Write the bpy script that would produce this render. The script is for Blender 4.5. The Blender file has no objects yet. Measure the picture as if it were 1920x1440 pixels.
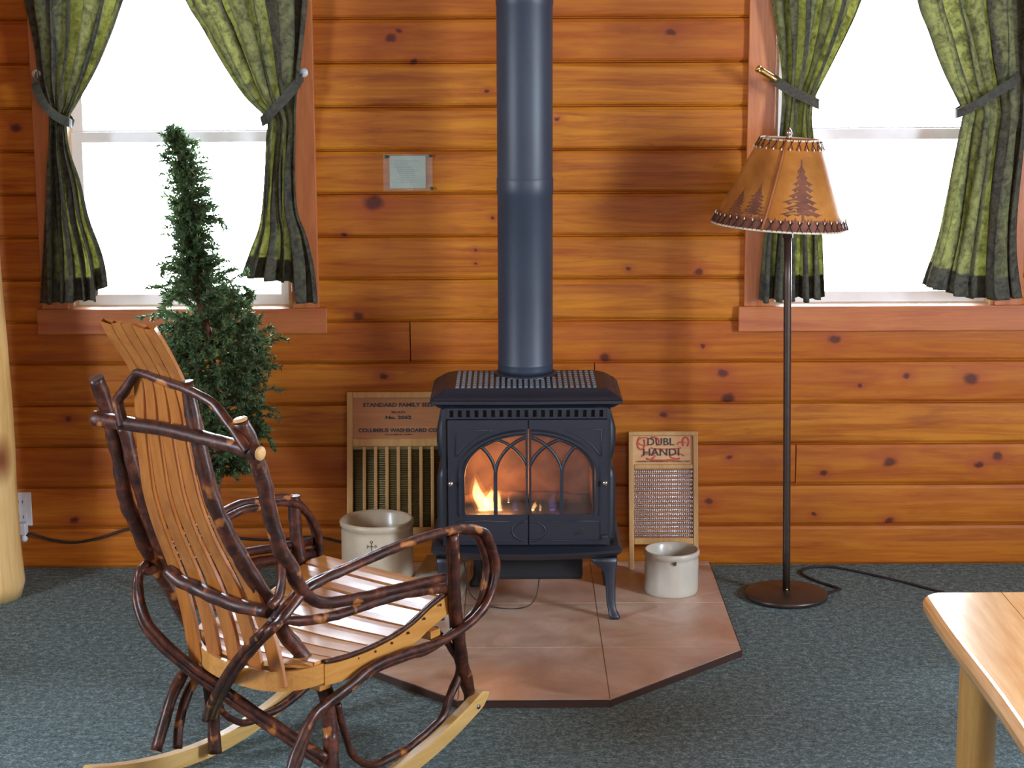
import bpy, bmesh, math, random
from mathutils import Vector, Matrix, noise as mnoise
from mathutils.geometry import tessellate_polygon

# ------------------------------------------------------------------ camera, world, light, exposure
sc = bpy.context.scene
COL = sc.collection
F_PX, PITCH, ROLL = 3540.0, math.radians(10.95), math.radians(0.25)
cam_d = bpy.data.cameras.new('camera')
cam_d.sensor_fit = 'HORIZONTAL'; cam_d.sensor_width = 36.0
cam_d.lens = F_PX / 1920 * 36.0
cam_d.clip_start = 0.05; cam_d.clip_end = 100
cam = bpy.data.objects.new('camera', cam_d); COL.objects.link(cam)
_f = Vector((0, math.cos(PITCH), -math.sin(PITCH)))
_u0 = Vector((0, math.sin(PITCH), math.cos(PITCH))); _r0 = Vector((1, 0, 0))
_r = _r0 * math.cos(ROLL) - _u0 * math.sin(ROLL)
_u = _u0 * math.cos(ROLL) + _r0 * math.sin(ROLL)
_m = Matrix((( _r.x, _u.x, -_f.x, 0), (_r.y, _u.y, -_f.y, -6.085), (_r.z, _u.z, -_f.z, 1.8), (0, 0, 0, 1)))
cam.matrix_world = _m
sc.camera = cam
sc.view_settings.view_transform = 'Standard'
sc.view_settings.look = 'None'
sc.view_settings.gamma = 1.0
sc.view_settings.use_curve_mapping = False
sc.view_settings.exposure = 0.0
sc.cycles.use_denoising = True
sc.cycles.max_bounces = 8
sc.cycles.diffuse_bounces = 4
sc.cycles.transparent_max_bounces = 12
sc.cycles.sample_clamp_indirect = 6.0
sc.cycles.caustics_reflective = False
sc.cycles.caustics_refractive = False

SKY = 62.0          # overcast, snow-bright sky outside
w = bpy.data.worlds.new('world'); sc.world = w; w.use_nodes = True
wn = w.node_tree.nodes; wl = w.node_tree.links
bg = wn['Background']; bg.inputs['Strength'].default_value = SKY
tc = wn.new('ShaderNodeTexCoord'); sp = wn.new('ShaderNodeSeparateXYZ'); rp = wn.new('ShaderNodeValToRGB')
wl.new(tc.outputs['Generated'], sp.inputs[0]); wl.new(sp.outputs['Z'], rp.inputs[0])
rp.color_ramp.elements[0].position = 0.0; rp.color_ramp.elements[0].color = (0.80, 0.86, 0.95, 1)
rp.color_ramp.elements[1].position = 0.8; rp.color_ramp.elements[1].color = (0.66, 0.80, 1.0, 1)
wl.new(rp.outputs[0], bg.inputs['Color'])

def area(name, loc, rot, sx, sy, power, color, portal=False):
    d = bpy.data.lights.new(name, 'AREA'); d.shape = 'RECTANGLE'; d.size = sx; d.size_y = sy
    d.energy = power; d.color = color
    if portal: d.cycles.is_portal = True
    o = bpy.data.objects.new(name, d); COL.objects.link(o); o.location = loc; o.rotation_euler = rot
    return o
DAY = (0.74, 0.86, 1.0)
# daylight arriving through the two windows behind the stove (portals guide the sky sampling)
area('portal_window_left', (-1.075, 0.155, 1.50), (-math.pi/2, 0, 0), 0.72, 1.24, 1, (1, 1, 1), True)
area('portal_window_right', (1.205, 0.155, 1.50), (-math.pi/2, 0, 0), 0.72, 1.24, 1, (1, 1, 1), True)
# in-room lamps for daylight at the unseen windows, the rear one an added fill
area('daylight_right_window', (3.28, -3.1, 1.5), (0, math.pi/2, 0), 1.05, 0.85, 200, DAY)
area('daylight_left_window', (-3.28, -3.15, 1.5), (0, -math.pi/2, 0), 1.05, 0.85, 125, DAY)
area('rear_fill_lamp', (0.9, -7.48, 1.6), (math.pi/2, 0, 0), 2.4, 1.3, 45, (0.95, 0.96, 1.0))  # added fill for the back wall, set before an unseen window

# ------------------------------------------------------------------ helpers
def tag(o, label=None, cat=None, group=None, kind=None):
    if label: o['label'] = label
    if cat: o['category'] = cat
    if group: o['group'] = group
    if kind: o['kind'] = kind
    return o
def empty(name, loc=(0, 0, 0), rz=0.0, parent=None):
    o = bpy.data.objects.new(name, None); COL.objects.link(o)
    o.location = loc; o.rotation_euler = (0, 0, rz); o.empty_display_size = 0.05
    if parent: o.parent = parent
    return o
def thing(name, label, cat, loc=(0, 0, 0), rz=0.0, group=None):
    return tag(empty(name, loc, rz), label, cat, group)

class MB:
    """collects geometry for one mesh object"""
    def __init__(s): s.v = []; s.f = []; s.smooth = []
    def add(s, vs, fs, smooth=False):
        b = len(s.v); s.v += [tuple(p) for p in vs]
        for q in fs: s.f.append([i + b for i in q]); s.smooth.append(smooth)
    def box(s, x0, x1, y0, y1, z0, z1):
        s.add([(x0, y0, z0), (x1, y0, z0), (x1, y1, z0), (x0, y1, z0), (x0, y0, z1), (x1, y0, z1), (x1, y1, z1), (x0, y1, z1)],
              [(0, 3, 2, 1), (4, 5, 6, 7), (0, 1, 5, 4), (1, 2, 6, 5), (2, 3, 7, 6), (3, 0, 4, 7)])
    def bbox(s, x0, x1, y0, y1, z0, z1, c):
        """box with chamfered edges"""
        vs = []; fs = []
        bm = bmesh.new(); bmesh.ops.create_cube(bm, size=1)
        for v in bm.verts:
            v.co = Vector(((x0 + x1) / 2 + v.co.x * (x1 - x0), (y0 + y1) / 2 + v.co.y * (y1 - y0), (z0 + z1) / 2 + v.co.z * (z1 - z0)))
        bmesh.ops.bevel(bm, geom=bm.edges[:], offset=c, segments=2, profile=0.6, affect='EDGES')
        bm.verts.index_update()
        s.add([v.co for v in bm.verts], [[v.index for v in f.verts] for f in bm.faces]); bm.free()
    def loft(s, rings, cap=True, smooth=True, closed=True):
        n = len(rings[0]); vs = [p for r in rings for p in r]; fs = []
        for i in range(len(rings) - 1):
            for j in range(n if closed else n - 1):
                k = (j + 1) % n
                fs.append((i * n + j, i * n + k, (i + 1) * n + k, (i + 1) * n + j))
        b = len(s.v)
        s.add(vs, fs, smooth)
        if cap:
            s.f.append([b + j for j in range(n)][::-1]); s.smooth.append(False)
            e = b + (len(rings) - 1) * n
            s.f.append([e + j for j in range(n)]); s.smooth.append(False)
    def lathe(s, prof, c=(0, 0), n=48, cap=True):
        """prof: list of (r, z)"""
        rings = [[(c[0] + r * math.cos(a), c[1] + r * math.sin(a), z) for a in [2 * math.pi * k / n for k in range(n)]] for r, z in prof]
        s.loft(rings, cap)
    def plate(s, outer, holes, y0, y1, axis='y'):
        """flat plate in x-z with holes, from y0 (front) to y1"""
        loops = [outer] + holes
        tri = tessellate_polygon([[Vector((p[0], p[1], 0)) for p in l] for l in loops])
        flat = [p for l in loops for p in l]; n = len(flat)
        def P(p, y): return (p[0], y, p[1]) if axis == 'y' else (p[0], p[1], y)
        vs = [P(p, y0) for p in flat] + [P(p, y1) for p in flat]
        fs = [tuple(t) for t in tri] + [tuple(i + n for i in reversed(t)) for t in tri]
        b = 0
        for l in loops:
            m = len(l)
            for i in range(m):
                j = (i + 1) % m; fs.append((b + i, b + j, n + b + j, n + b + i))
            b += m
        s.add(vs, fs)
    def tube(s, pts, r, n=12, wob=0.0, seed=0, sub=5, taper_ends=True, flat=1.0):
        """swept round bar through pts (Catmull-Rom), r = number or list per control point; wob = bark irregularity"""
        P = [Vector(p) for p in pts]
        R = list(r) if isinstance(r, (list, tuple)) else [r] * len(P)
        if len(P) > 2 or sub > 1:
            Q = []; RR = []
            for i in range(len(P) - 1):
                p0 = P[i - 1] if i else P[0] * 2 - P[1]
                p1, p2 = P[i], P[i + 1]
                p3 = P[i + 2] if i + 2 < len(P) else P[-1] * 2 - P[-2]
                for k in range(sub):
                    t = k / sub
                    Q.append(0.5 * ((2 * p1) + (p2 - p0) * t + (2 * p0 - 5 * p1 + 4 * p2 - p3) * t * t + (3 * p1 - p0 - 3 * p2 + p3) * t ** 3))
                    RR.append(R[i] + (R[i + 1] - R[i]) * t)
            Q.append(P[-1]); RR.append(R[-1]); P, R = Q, RR
        rings = []; T0 = (P[1] - P[0]).normalized()
        N = T0.orthogonal().normalized()
        for i, p in enumerate(P):
            T = (P[min(i + 1, len(P) - 1)] - P[max(i - 1, 0)]).normalized()
            N = (N - T * N.dot(T)).normalized(); B = T.cross(N)
            rr = R[i]
            ring = []
            for k in range(n):
                a = 2 * math.pi * k / n; q = rr
                if wob:
                    q *= 1 + wob * mnoise.noise(Vector((p.x * 34 + seed, p.y * 34 + math.cos(a) * 1.3, p.z * 34 + math.sin(a) * 1.3)))
                ring.append(p + (N * math.cos(a) * flat + B * math.sin(a)) * q)
            rings.append(ring)
        s.loft(rings)
    def build(s, name, m, parent=None, loc=None):
        me = bpy.data.meshes.new(name); me.from_pydata(s.v, [], s.f); me.validate(clean_customdata=False)
        if len(me.polygons) == len(s.smooth):
            me.polygons.foreach_set('use_smooth', s.smooth)
        me.update()
        bm = bmesh.new(); bm.from_mesh(me); bmesh.ops.recalc_face_normals(bm, faces=bm.faces); bm.to_mesh(me); bm.free()
        me.materials.append(m)
        o = bpy.data.objects.new(name, me); COL.objects.link(o)
        if parent: o.parent = parent
        if loc: o.location = loc
        return o

# ------------------------------------------------------------------ materials
class NT:
    def __init__(s, name):
        s.m = bpy.data.materials.new(name); s.m.use_nodes = True; s.t = s.m.node_tree
        s.t.nodes.clear()
        s.out = s.n('ShaderNodeOutputMaterial')
    def n(s, typ, **kw):
        x = s.t.nodes.new(typ)
        for k, v in kw.items(): setattr(x, k, v)
        return x
    def l(s, a, b): s.t.links.new(a, b)
    def setv(s, sock, v):
        if hasattr(v, 'links'): s.l(v, sock)
        else: sock.default_value = v
    def coord(s, scale=(1, 1, 1), which='Object', loc=(0, 0, 0)):
        c = s.n('ShaderNodeTexCoord'); mp = s.n('ShaderNodeMapping'); mp.inputs['Scale'].default_value = scale; mp.inputs['Location'].default_value = loc
        s.l(c.outputs[which], mp.inputs[0]); return mp.outputs[0]
    def noise(s, vec, scale, detail=4, rough=0.5, dist=0.0):
        x = s.n('ShaderNodeTexNoise'); s.l(vec, x.inputs['Vector']); x.inputs['Scale'].default_value = scale
        x.inputs['Detail'].default_value = detail; x.inputs['Roughness'].default_value = rough; x.inputs['Distortion'].default_value = dist
        return x.outputs['Fac']
    def ramp(s, fac, stops):
        x = s.n('ShaderNodeValToRGB'); s.l(fac, x.inputs[0]); e = x.color_ramp.elements
        while len(e) < len(stops): e.new(0.5)
        for q, (p, c) in zip(e, stops): q.position = p; q.color = (c[0], c[1], c[2], 1) if not isinstance(c, (int, float)) else (c, c, c, 1)
        return x.outputs[0]
    def mix(s, fac, a, b, mode='MIX'):
        x = s.n('ShaderNodeMix', data_type='RGBA', blend_type=mode)
        s.setv(x.inputs[0], fac)
        s.setv(x.inputs[6], a if hasattr(a, 'links') else (*a, 1)); s.setv(x.inputs[7], b if hasattr(b, 'links') else (*b, 1))
        return x.outputs[2]
    def math(s, op, a, b=0.0, clamp=False):
        x = s.n('ShaderNodeMath', operation=op, use_clamp=clamp); s.setv(x.inputs[0], a); s.setv(x.inputs[1], b); return x.outputs[0]
    def bump(s, h, strength=0.3, dist=0.002):
        x = s.n('ShaderNodeBump'); s.l(h, x.inputs['Height']); x.inputs['Strength'].default_value = strength; x.inputs['Distance'].default_value = dist
        return x.outputs[0]
    def bsdf(s, color, rough=0.5, metal=0.0, normal=None, coat=0.0, coat_rough=0.1, spec=0.5):
        x = s.n('ShaderNodeBsdfPrincipled')
        s.setv(x.inputs['Base Color'], color if hasattr(color, 'links') else (*color, 1))
        s.setv(x.inputs['Roughness'], rough); x.inputs['Metallic'].default_value = metal
        x.inputs['Coat Weight'].default_value = coat; x.inputs['Coat Roughness'].default_value = coat_rough
        x.inputs['Specular IOR Level'].default_value = spec
        if normal is not None: s.l(normal, x.inputs['Normal'])
        s.l(x.outputs[0], s.out.inputs[0]); return x

def plain(name, c, rough=0.5, metal=0.0, var=0.12, scale=30, **kw):
    t = NT(name); v = t.coord(); f = t.noise(v, scale, 3)
    col = t.ramp(f, [(0.3, [max(0, x * (1 - var)) for x in c]), (0.7, [x * (1 + var) for x in c])])
    t.bsdf(col, rough, metal, **kw); return t.m

def wood(name, dark, light, along='x', rough=0.4, coat=0.2, gscale=1.0, bump=0.15, knotcol=None, knots=0.0):
    t = NT(name)
    sc3 = {'x': (1.3, 16, 16), 'y': (16, 1.3, 16), 'z': (16, 16, 1.3)}[along]
    v = t.coord(tuple(a * gscale for a in sc3))
    g = t.noise(v, 2.2, 6, 0.6, 0.8)
    v2 = t.coord(tuple(a * gscale * 4 for a in sc3)); g2 = t.noise(v2, 2.5, 3, 0.6, 0.3)
    gg = t.math('ADD', t.math('MULTIPLY', g, 0.75), t.math('MULTIPLY', g2, 0.25))
    mid = [(a + b) / 2 for a, b in zip(dark, light)]
    col = t.ramp(gg, [(0.34, dark), (0.5, mid), (0.66, light)])
    if knots:
        vo = t.n('ShaderNodeTexVoronoi'); vv = t.coord({'x': (.6, 1, 1), 'y': (1, .6, 1), 'z': (1, 1, .6)}[along]); t.l(vv, vo.inputs['Vector']); vo.inputs['Scale'].default_value = knots
        k = t.ramp(vo.outputs['Distance'], [(0.10, 1.0), (0.24, 0.0)])
        col = t.mix(k, col, knotcol or [x * 0.25 for x in dark])
    t.bsdf(col, rough, coat=coat, coat_rough=0.18, normal=t.bump(gg, bump, 0.002)); return t.m

KNOTS = [(-0.353, 1.765, 0.010), (-0.381, 1.74, 0.018), (-0.076, 1.572, 0.007), (-0.309, 1.668, 0.012), (-0.444, 1.22, 0.03), (-0.058, 1.17, 0.007), (-0.119, 1.068, 0.007), (-0.114, 1.02, 0.006), (-0.5, 0.85, 0.018), (-0.541, 1.117, 0.01), (-0.42, 0.651, 0.013), (0.509, 1.753, 0.015), (0.379, 1.002, 0.008), (0.607, 0.99, 0.014), (0.306, 0.707, 0.02), (1.055, 0.767, 0.021), (0.625, 0.744, 0.009), (0.691, 0.655, 0.016), (0.71, 0.575, 0.022), (1.505, 0.634, 0.024), (1.295, 0.644, 0.013), (1.142, 0.612, 0.007), (1.029, 0.319, 0.013), (1.249, 0.356, 0.023), (1.604, 0.373, 0.018), (1.544, 0.346, 0.015), (0.719, 0.372, 0.01), (0.654, 0.223, 0.014), (1.001, 0.174, 0.009), (1.255, 0.154, 0.015), (-1.458, 0.168, 0.016), (-1.462, 0.513, 0.013), (-1.583, 1.464, 0.02), (0.149, 1.487, 0.008), (0.5, 0.517, 0.014)]
def wall_wood():
    t = NT('varnished_log_siding')
    at = t.n('ShaderNodeAttribute', attribute_name='tint')
    off = t.n('ShaderNodeCombineXYZ'); t.l(t.math('MULTIPLY', at.outputs['Fac'], 37.0), off.inputs[0]); t.l(t.math('MULTIPLY', at.outputs['Fac'], 11.0), off.inputs[2])
    base = t.coord()
    add = t.n('ShaderNodeVectorMath', operation='ADD'); t.l(base, add.inputs[0]); t.l(off.outputs[0], add.inputs[1])
    def sc(s):
        m = t.n('ShaderNodeVectorMath', operation='MULTIPLY'); t.l(add.outputs[0], m.inputs[0]); m.inputs[1].default_value = s; return m.outputs[0]
    g = t.noise(sc((0.9, 8, 14)), 2.0, 5, 0.6, 1.1)
    g2 = t.noise(sc((4, 40, 70)), 2.0, 3, 0.6, 0.4)
    gg = t.math('ADD', t.math('MULTIPLY', g, 0.8), t.math('MULTIPLY', g2, 0.2))
    col = t.ramp(gg, [(0.32, (0.27, 0.060, 0.004)), (0.46, (0.43, 0.128, 0.007)), (0.6, (0.55, 0.200, 0.012)), (0.75, (0.60, 0.26, 0.020))])
    # cooler/redder and yellower boards
    col = t.mix(t.math('MULTIPLY', t.ramp(at.outputs['Fac'], [(0.2, 0.0), (1.0, 1.0)]), 0.5), col, (0.38, 0.075, 0.006))
    # blotchy stain
    b = t.noise(sc((1.5, 2, 5)), 1.6, 4, 0.6, 0.6)
    col = t.mix(t.ramp(b, [(0.56, 0.0), (0.74, 0.55)]), col, (0.25, 0.045, 0.012))
    # thin dark grain checks
    ch = t.noise(sc((0.7, 3, 26)), 1.5, 1, 0.3, 0.9)
    line = t.ramp(t.math('ABSOLUTE', t.math('SUBTRACT', ch, 0.52)), [(0.0, 1.0), (0.008, 0.0)])
    col = t.mix(t.math('MULTIPLY', line, 0.32), col, (0.16, 0.035, 0.012))
    # knots
    dn = t.n('ShaderNodeTexNoise'); t.l(base, dn.inputs['Vector']); dn.inputs['Scale'].default_value = 26; dn.inputs['Detail'].default_value = 2
    d0 = t.n('ShaderNodeVectorMath', operation='SUBTRACT'); t.l(dn.outputs['Color'], d0.inputs[0]); d0.inputs[1].default_value = (0.5, 0.5, 0.5)
    d1 = t.n('ShaderNodeVectorMath', operation='SCALE'); t.l(d0.outputs[0], d1.inputs[0]); d1.inputs['Scale'].default_value = 0.022
    d2 = t.n('ShaderNodeVectorMath', operation='ADD'); t.l(base, d2.inputs[0]); t.l(d1.outputs[0], d2.inputs[1])
    d3 = t.n('ShaderNodeVectorMath', operation='MULTIPLY'); t.l(d2.outputs[0], d3.inputs[0]); d3.inputs[1].default_value = (1, 0, 1.35)
    mx = None
    for kx, kz, kr in KNOTS:
        d = t.n('ShaderNodeVectorMath', operation='DISTANCE'); t.l(d3.outputs[0], d.inputs[0]); d.inputs[1].default_value = (kx, 0, kz * 1.35)
        q = t.math('DIVIDE', d.outputs['Value'], kr)
        mx = q if mx is None else t.math('MINIMUM', mx, q)
    col = t.mix(t.ramp(t.math('MULTIPLY', mx, 0.25), [(0.25, 0.5), (1.0, 0.0)]), col, (0.33, 0.05, 0.018))
    col = t.mix(t.ramp(t.math('MULTIPLY', mx, 0.5), [(0.3, 0.95), (0.66, 0.0)]), col, (0.09, 0.018, 0.010))
    t.bsdf(col, 0.5, coat=0.10, coat_rough=0.4, normal=t.bump(gg, 0.2, 0.002), spec=0.3); return t.m

M = {}
M['wall'] = wall_wood()
M['trim'] = wood('varnished_pine_trim', (0.40, 0.105, 0.028), (0.60, 0.21, 0.06), 'z', 0.4, 0.25)
M['trimx'] = wood('varnished_pine_apron', (0.38, 0.095, 0.03), (0.56, 0.19, 0.055), 'x', 0.4, 0.25)
M['jamb'] = wood('pale_pine_jamb', (0.56, 0.30, 0.12), (0.75, 0.48, 0.24), 'x', 0.4, 0.3)
M['vinyl'] = plain('white_vinyl_sash', (0.88, 0.88, 0.90), 0.3, var=0.02)
M['ceiling'] = wood('pine_ceiling', (0.22, 0.09, 0.03), (0.34, 0.16, 0.05), 'y', 0.45)

def glass_mat():
    t = NT('window_glass'); tr = t.n('ShaderNodeBsdfTransparent'); gl = t.n('ShaderNodeBsdfGlossy'); gl.inputs['Roughness'].default_value = 0.02
    fr = t.n('ShaderNodeFresnel'); fr.inputs['IOR'].default_value = 1.45; mx = t.n('ShaderNodeMixShader')
    t.l(fr.outputs[0], mx.inputs[0]); t.l(tr.outputs[0], mx.inputs[1]); t.l(gl.outputs[0], mx.inputs[2]); t.l(mx.outputs[0], t.out.inputs[0]); return t.m
M['glass'] = glass_mat()
def stove_glass():
    t = NT('sooty_stove_glass'); tr = t.n('ShaderNodeBsdfTransparent'); gl = t.n('ShaderNodeBsdfGlossy'); gl.inputs['Roughness'].default_value = 0.12
    v = t.coord(); f = t.noise(v, 9, 4, 0.6, 0.5)
    t.l(t.ramp(f, [(0.3, (0.95, 0.90, 0.86)), (0.7, (0.78, 0.70, 0.66))]), tr.inputs[0])
    df = t.n('ShaderNodeBsdfDiffuse'); df.inputs[0].default_value = (0.25, 0.17, 0.14, 1)
    m1 = t.n('ShaderNodeMixShader'); m1.inputs[0].default_value = 0.12; t.l(tr.outputs[0], m1.inputs[1]); t.l(df.outputs[0], m1.inputs[2])
    mx = t.n('ShaderNodeMixShader'); mx.inputs[0].default_value = 0.05
    t.l(m1.outputs[0], mx.inputs[1]); t.l(gl.outputs[0], mx.inputs[2]); t.l(mx.outputs[0], t.out.inputs[0]); return t.m
M['stove_glass'] = stove_glass()

def carpet_mat():
    t = NT('green_grey_carpet'); v = t.coord()
    a = t.noise(v, 130, 4, 0.8); b = t.noise(v, 48, 3, 0.6); c = t.noise(v, 2.2, 3, 0.5)
    f = t.math('ADD', t.math('MULTIPLY', a, 0.65), t.math('MULTIPLY', b, 0.35))
    col = t.ramp(f, [(0.38, (0.014, 0.030, 0.033)), (0.5, (0.085, 0.143, 0.148)), (0.62, (0.30, 0.42, 0.42))])
    col = t.mix(t.math('MULTIPLY', c, 0.28), col, (0.045, 0.07, 0.06))
    x = t.bsdf(col, 0.85, normal=t.bump(f, 0.8, 0.006), spec=0.3); x.inputs['Sheen Weight'].default_value = 0.06; return t.m
M['carpet'] = carpet_mat()
def tile_mat():
    t = NT('mottled_terracotta_tile'); v = t.coord()
    a = t.noise(v, 4.5, 5, 0.62, 0.8); b = t.noise(v, 14, 4, 0.6, 0.3); c = t.noise(v, 2.4, 3, 0.5, 0.5)
    col = t.ramp(a, [(0.3, (0.34, 0.205, 0.135)), (0.5, (0.52, 0.370, 0.265)), (0.68, (0.66, 0.53, 0.44))])
    col = t.mix(t.ramp(b, [(0.42, 0.0), (0.7, 0.45)]), col, (0.56, 0.27, 0.17))
    col = t.mix(t.ramp(c, [(0.5, 0.0), (0.68, 0.45)]), col, (0.36, 0.28, 0.28))
    t.bsdf(col, t.ramp(b, [(0.3, 0.40), (0.7, 0.52)]), normal=t.bump(b, 0.08, 0.002), spec=0.9, coat=0.7, coat_rough=0.40); return t.m
M['tile'] = tile_mat()
M['grout'] = plain('pale_grout', (0.42, 0.36, 0.31), 0.9)
M['hearth_edge'] = plain('dark_hearth_edge', (0.05, 0.022, 0.016), 0.5)
def iron(name, c, rough):
    t = NT(name); v = t.coord(); n1 = t.noise(v, 160, 3, 0.6); n2 = t.noise(v, 6, 3, 0.5)
    col = t.ramp(n2, [(0.3, [x * 0.85 for x in c]), (0.7, [x * 1.15 for x in c])])
    t.bsdf(col, rough, 0.0, normal=t.bump(n1, 0.15, 0.0008), spec=0.65); return t.m
M['iron'] = iron('matte_cast_iron', (0.008, 0.012, 0.023), 0.44)
M['iron_grey'] = iron('skylit_cast_iron_grille', (0.10, 0.13, 0.16), 0.38)  # paler, bluer iron: sky highlight on the lid put into the colour
M['pipe'] = iron('black_stovepipe_steel', (0.020, 0.034, 0.060), 0.48)
M['black'] = plain('dull_black', (0.006, 0.006, 0.008), 0.8)
M['firebrick'] = plain('smoked_firebrick', (0.30, 0.19, 0.14), 0.85, var=0.35, scale=14)
M['char'] = plain('charred_log', (0.10, 0.055, 0.035), 0.9, var=0.5, scale=40)
M['chrome'] = plain('polished_steel', (0.45, 0.47, 0.5), 0.2, 1.0)
def stoneware(name, c):
    t = NT(name); v = t.coord(); n1 = t.noise(v, 10, 4, 0.6, 0.3); n2 = t.noise(v, 90, 2)
    col = t.ramp(n1, [(0.3, [x * 0.88 for x in c]), (0.65, [min(1, x * 1.06) for x in c])])
    col = t.mix(t.ramp(n2, [(0.70, 0.0), (0.78, 0.25)]), col, (0.25, 0.18, 0.12))
    t.bsdf(col, 0.32, normal=t.bump(n1, 0.05, 0.002), coat=0.3, coat_rough=0.15); return t.m
M['crock'] = stoneware('glazed_stoneware', (0.52, 0.46, 0.34))
M['crock2'] = stoneware('grey_white_stoneware', (0.54, 0.52, 0.44))
M['ink'] = plain('blue_black_print', (0.03, 0.03, 0.035), 0.6)
M['chip'] = plain('bare_chipped_clay', (0.07, 0.035, 0.025), 0.8)

def bark():
    t = NT('glossy_hickory_bark'); v = t.coord()
    a = t.noise(v, 28, 5, 0.65, 0.4); b = t.noise(v, 19, 2, 0.5, 0.2); c = t.noise(v, 90, 3, 0.6)
    col = t.ramp(a, [(0.34, (0.014, 0.004, 0.003)), (0.52, (0.052, 0.013, 0.007)), (0.7, (0.14, 0.036, 0.015))])
    col = t.mix(t.ramp(b, [(0.635, 0.0), (0.70, 0.9)]), col, (0.40, 0.14, 0.030))
    col = t.mix(t.ramp(c, [(0.62, 0.0), (0.75, 0.5)]), col, (0.16, 0.07, 0.04))
    t.bsdf(col, 0.45, spec=0.35, coat=0.22, coat_rough=0.22, normal=t.bump(t.math('ADD', a, t.math('MULTIPLY', c, 0.3)), 0.35, 0.004)); return t.m
M['bark'] = bark()
M['oak_z'] = wood('varnished_oak_slat', (0.27, 0.085, 0.014), (0.42, 0.155, 0.028), 'z', 0.34, 0.35, 1.2)
M['oak_y'] = wood('varnished_oak_seat', (0.46, 0.19, 0.045), (0.64, 0.33, 0.10), 'y', 0.34, 0.4, 1.2)
M['oak_x'] = wood('varnished_oak_rail', (0.44, 0.18, 0.035), (0.58, 0.29, 0.07), 'x', 0.3, 0.5, 1.2)
M['maple'] = wood('pale_rocker_wood', (0.52, 0.31, 0.09), (0.68, 0.46, 0.17), 'x', 0.3, 0.5, 1.0)
M['cut'] = plain('pale_cut_end', (0.62, 0.36, 0.14), 0.5)
M['pine_top'] = wood('knotty_pine_slab', (0.58, 0.28, 0.08), (0.82, 0.52, 0.24), 'y', 0.22, 0.8, 0.6, knotcol=(0.25, 0.06, 0.02), knots=3.2)
M['pine_log'] = wood('peeled_pine_log', (0.42, 0.22, 0.055), (0.62, 0.38, 0.12), 'z', 0.35, 0.3, 0.8, knotcol=(0.10, 0.03, 0.015), knots=9)
M['post'] = wood('peeled_log_post', (0.70, 0.41, 0.12), (0.88, 0.62, 0.28), 'z', 0.35, 0.35, 0.7, knotcol=(0.25, 0.07, 0.02), knots=4)
M['wb_wood'] = wood('washboard_wood', (0.46, 0.24, 0.07), (0.62, 0.37, 0.13), 'z', 0.5, 0.1)
M['wb_panel'] = wood('washboard_header_panel', (0.40, 0.16, 0.05), (0.50, 0.22, 0.075), 'x', 0.5, 0.1)
M['wb_header'] = wood('printed_header_panel', (0.58, 0.30, 0.12), (0.72, 0.42, 0.18), 'x', 0.5, 0.1)
M['brass'] = plain('dull_brass_ribs', (0.15, 0.12, 0.045), 0.4, 0.6)
M['zinc'] = plain('galvanised_ribs', (0.42, 0.35, 0.36), 0.30, 0.5)
M['red_ink'] = plain('red_print', (0.62, 0.10, 0.06), 0.6)
M['bronze'] = plain('dark_bronze_lamp', (0.075, 0.055, 0.045), 0.35, 0.6)
M['cord'] = plain('dark_brown_cord', (0.018, 0.012, 0.014), 0.6)
M['brassy'] = plain('gold_metal', (0.65, 0.50, 0.18), 0.25, 1.0)
M['porcelain'] = plain('white_plastic', (0.70, 0.74, 0.78), 0.35, var=0.03)
M['fabric_band'] = plain('olive_tieback_cloth', (0.06, 0.062, 0.048), 0.9, var=0.3, scale=90)

def shade_mat():
    t = NT('rawhide_shade'); v = t.coord()
    a = t.noise(v, 7, 4, 0.6, 0.4); b = t.noise(v, 30, 3, 0.6)
    col = t.ramp(a, [(0.3, (0.50, 0.20, 0.045)), (0.5, (0.66, 0.32, 0.075)), (0.72, (0.80, 0.46, 0.14))])
    col = t.mix(t.ramp(b, [(0.6, 0.0), (0.8, 0.3)]), col, (0.4, 0.16, 0.05))
    d = t.n('ShaderNodeBsdfPrincipled'); t.l(col, d.inputs['Base Color']); d.inputs['Roughness'].default_value = 0.38
    tr = t.n('ShaderNodeBsdfTranslucent'); t.l(col, tr.inputs[0]); mx = t.n('ShaderNodeMixShader'); mx.inputs[0].default_value = 0.5
    t.l(d.outputs[0], mx.inputs[1]); t.l(tr.outputs[0], mx.inputs[2]); t.l(mx.outputs[0], t.out.inputs[0]); return t.m
M['shade'] = shade_mat()
M['shade_paint'] = plain('brown_shade_paint', (0.17, 0.055, 0.028), 0.6, var=0.3)
M['lace'] = plain('dark_leather_lace', (0.03, 0.018, 0.016), 0.5)
M['bead'] = plain('pale_lace_highlight_bead', (0.75, 0.66, 0.5), 0.3)

def curtain_mat():
    t = NT('olive_print_curtain'); v = t.coord()
    a = t.noise(v, 26, 5, 0.7, 1.2); b = t.noise(v, 70, 3, 0.6, 0.5)
    f = t.math('ADD', t.math('MULTIPLY', a, 0.7), t.math('MULTIPLY', b, 0.3))
    cf = t.ramp(f, [(0.40, (0.060, 0.062, 0.058)), (0.56, (0.125, 0.125, 0.095))])
    cb = t.ramp(f, [(0.38, (0.24, 0.24, 0.11)), (0.5, (0.46, 0.46, 0.18)), (0.62, (0.64, 0.64, 0.30))])
    d = t.n('ShaderNodeBsdfDiffuse'); t.l(cf, d.inputs[0]); tr = t.n('ShaderNodeBsdfTranslucent'); t.l(cb, tr.inputs[0])
    mx = t.n('ShaderNodeMixShader'); mx.inputs[0].default_value = 0.24
    t.l(d.outputs[0], mx.inputs[1]); t.l(tr.outputs[0], mx.inputs[2]); t.l(mx.outputs[0], t.out.inputs[0]); return t.m
M['curtain'] = curtain_mat()
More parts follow.
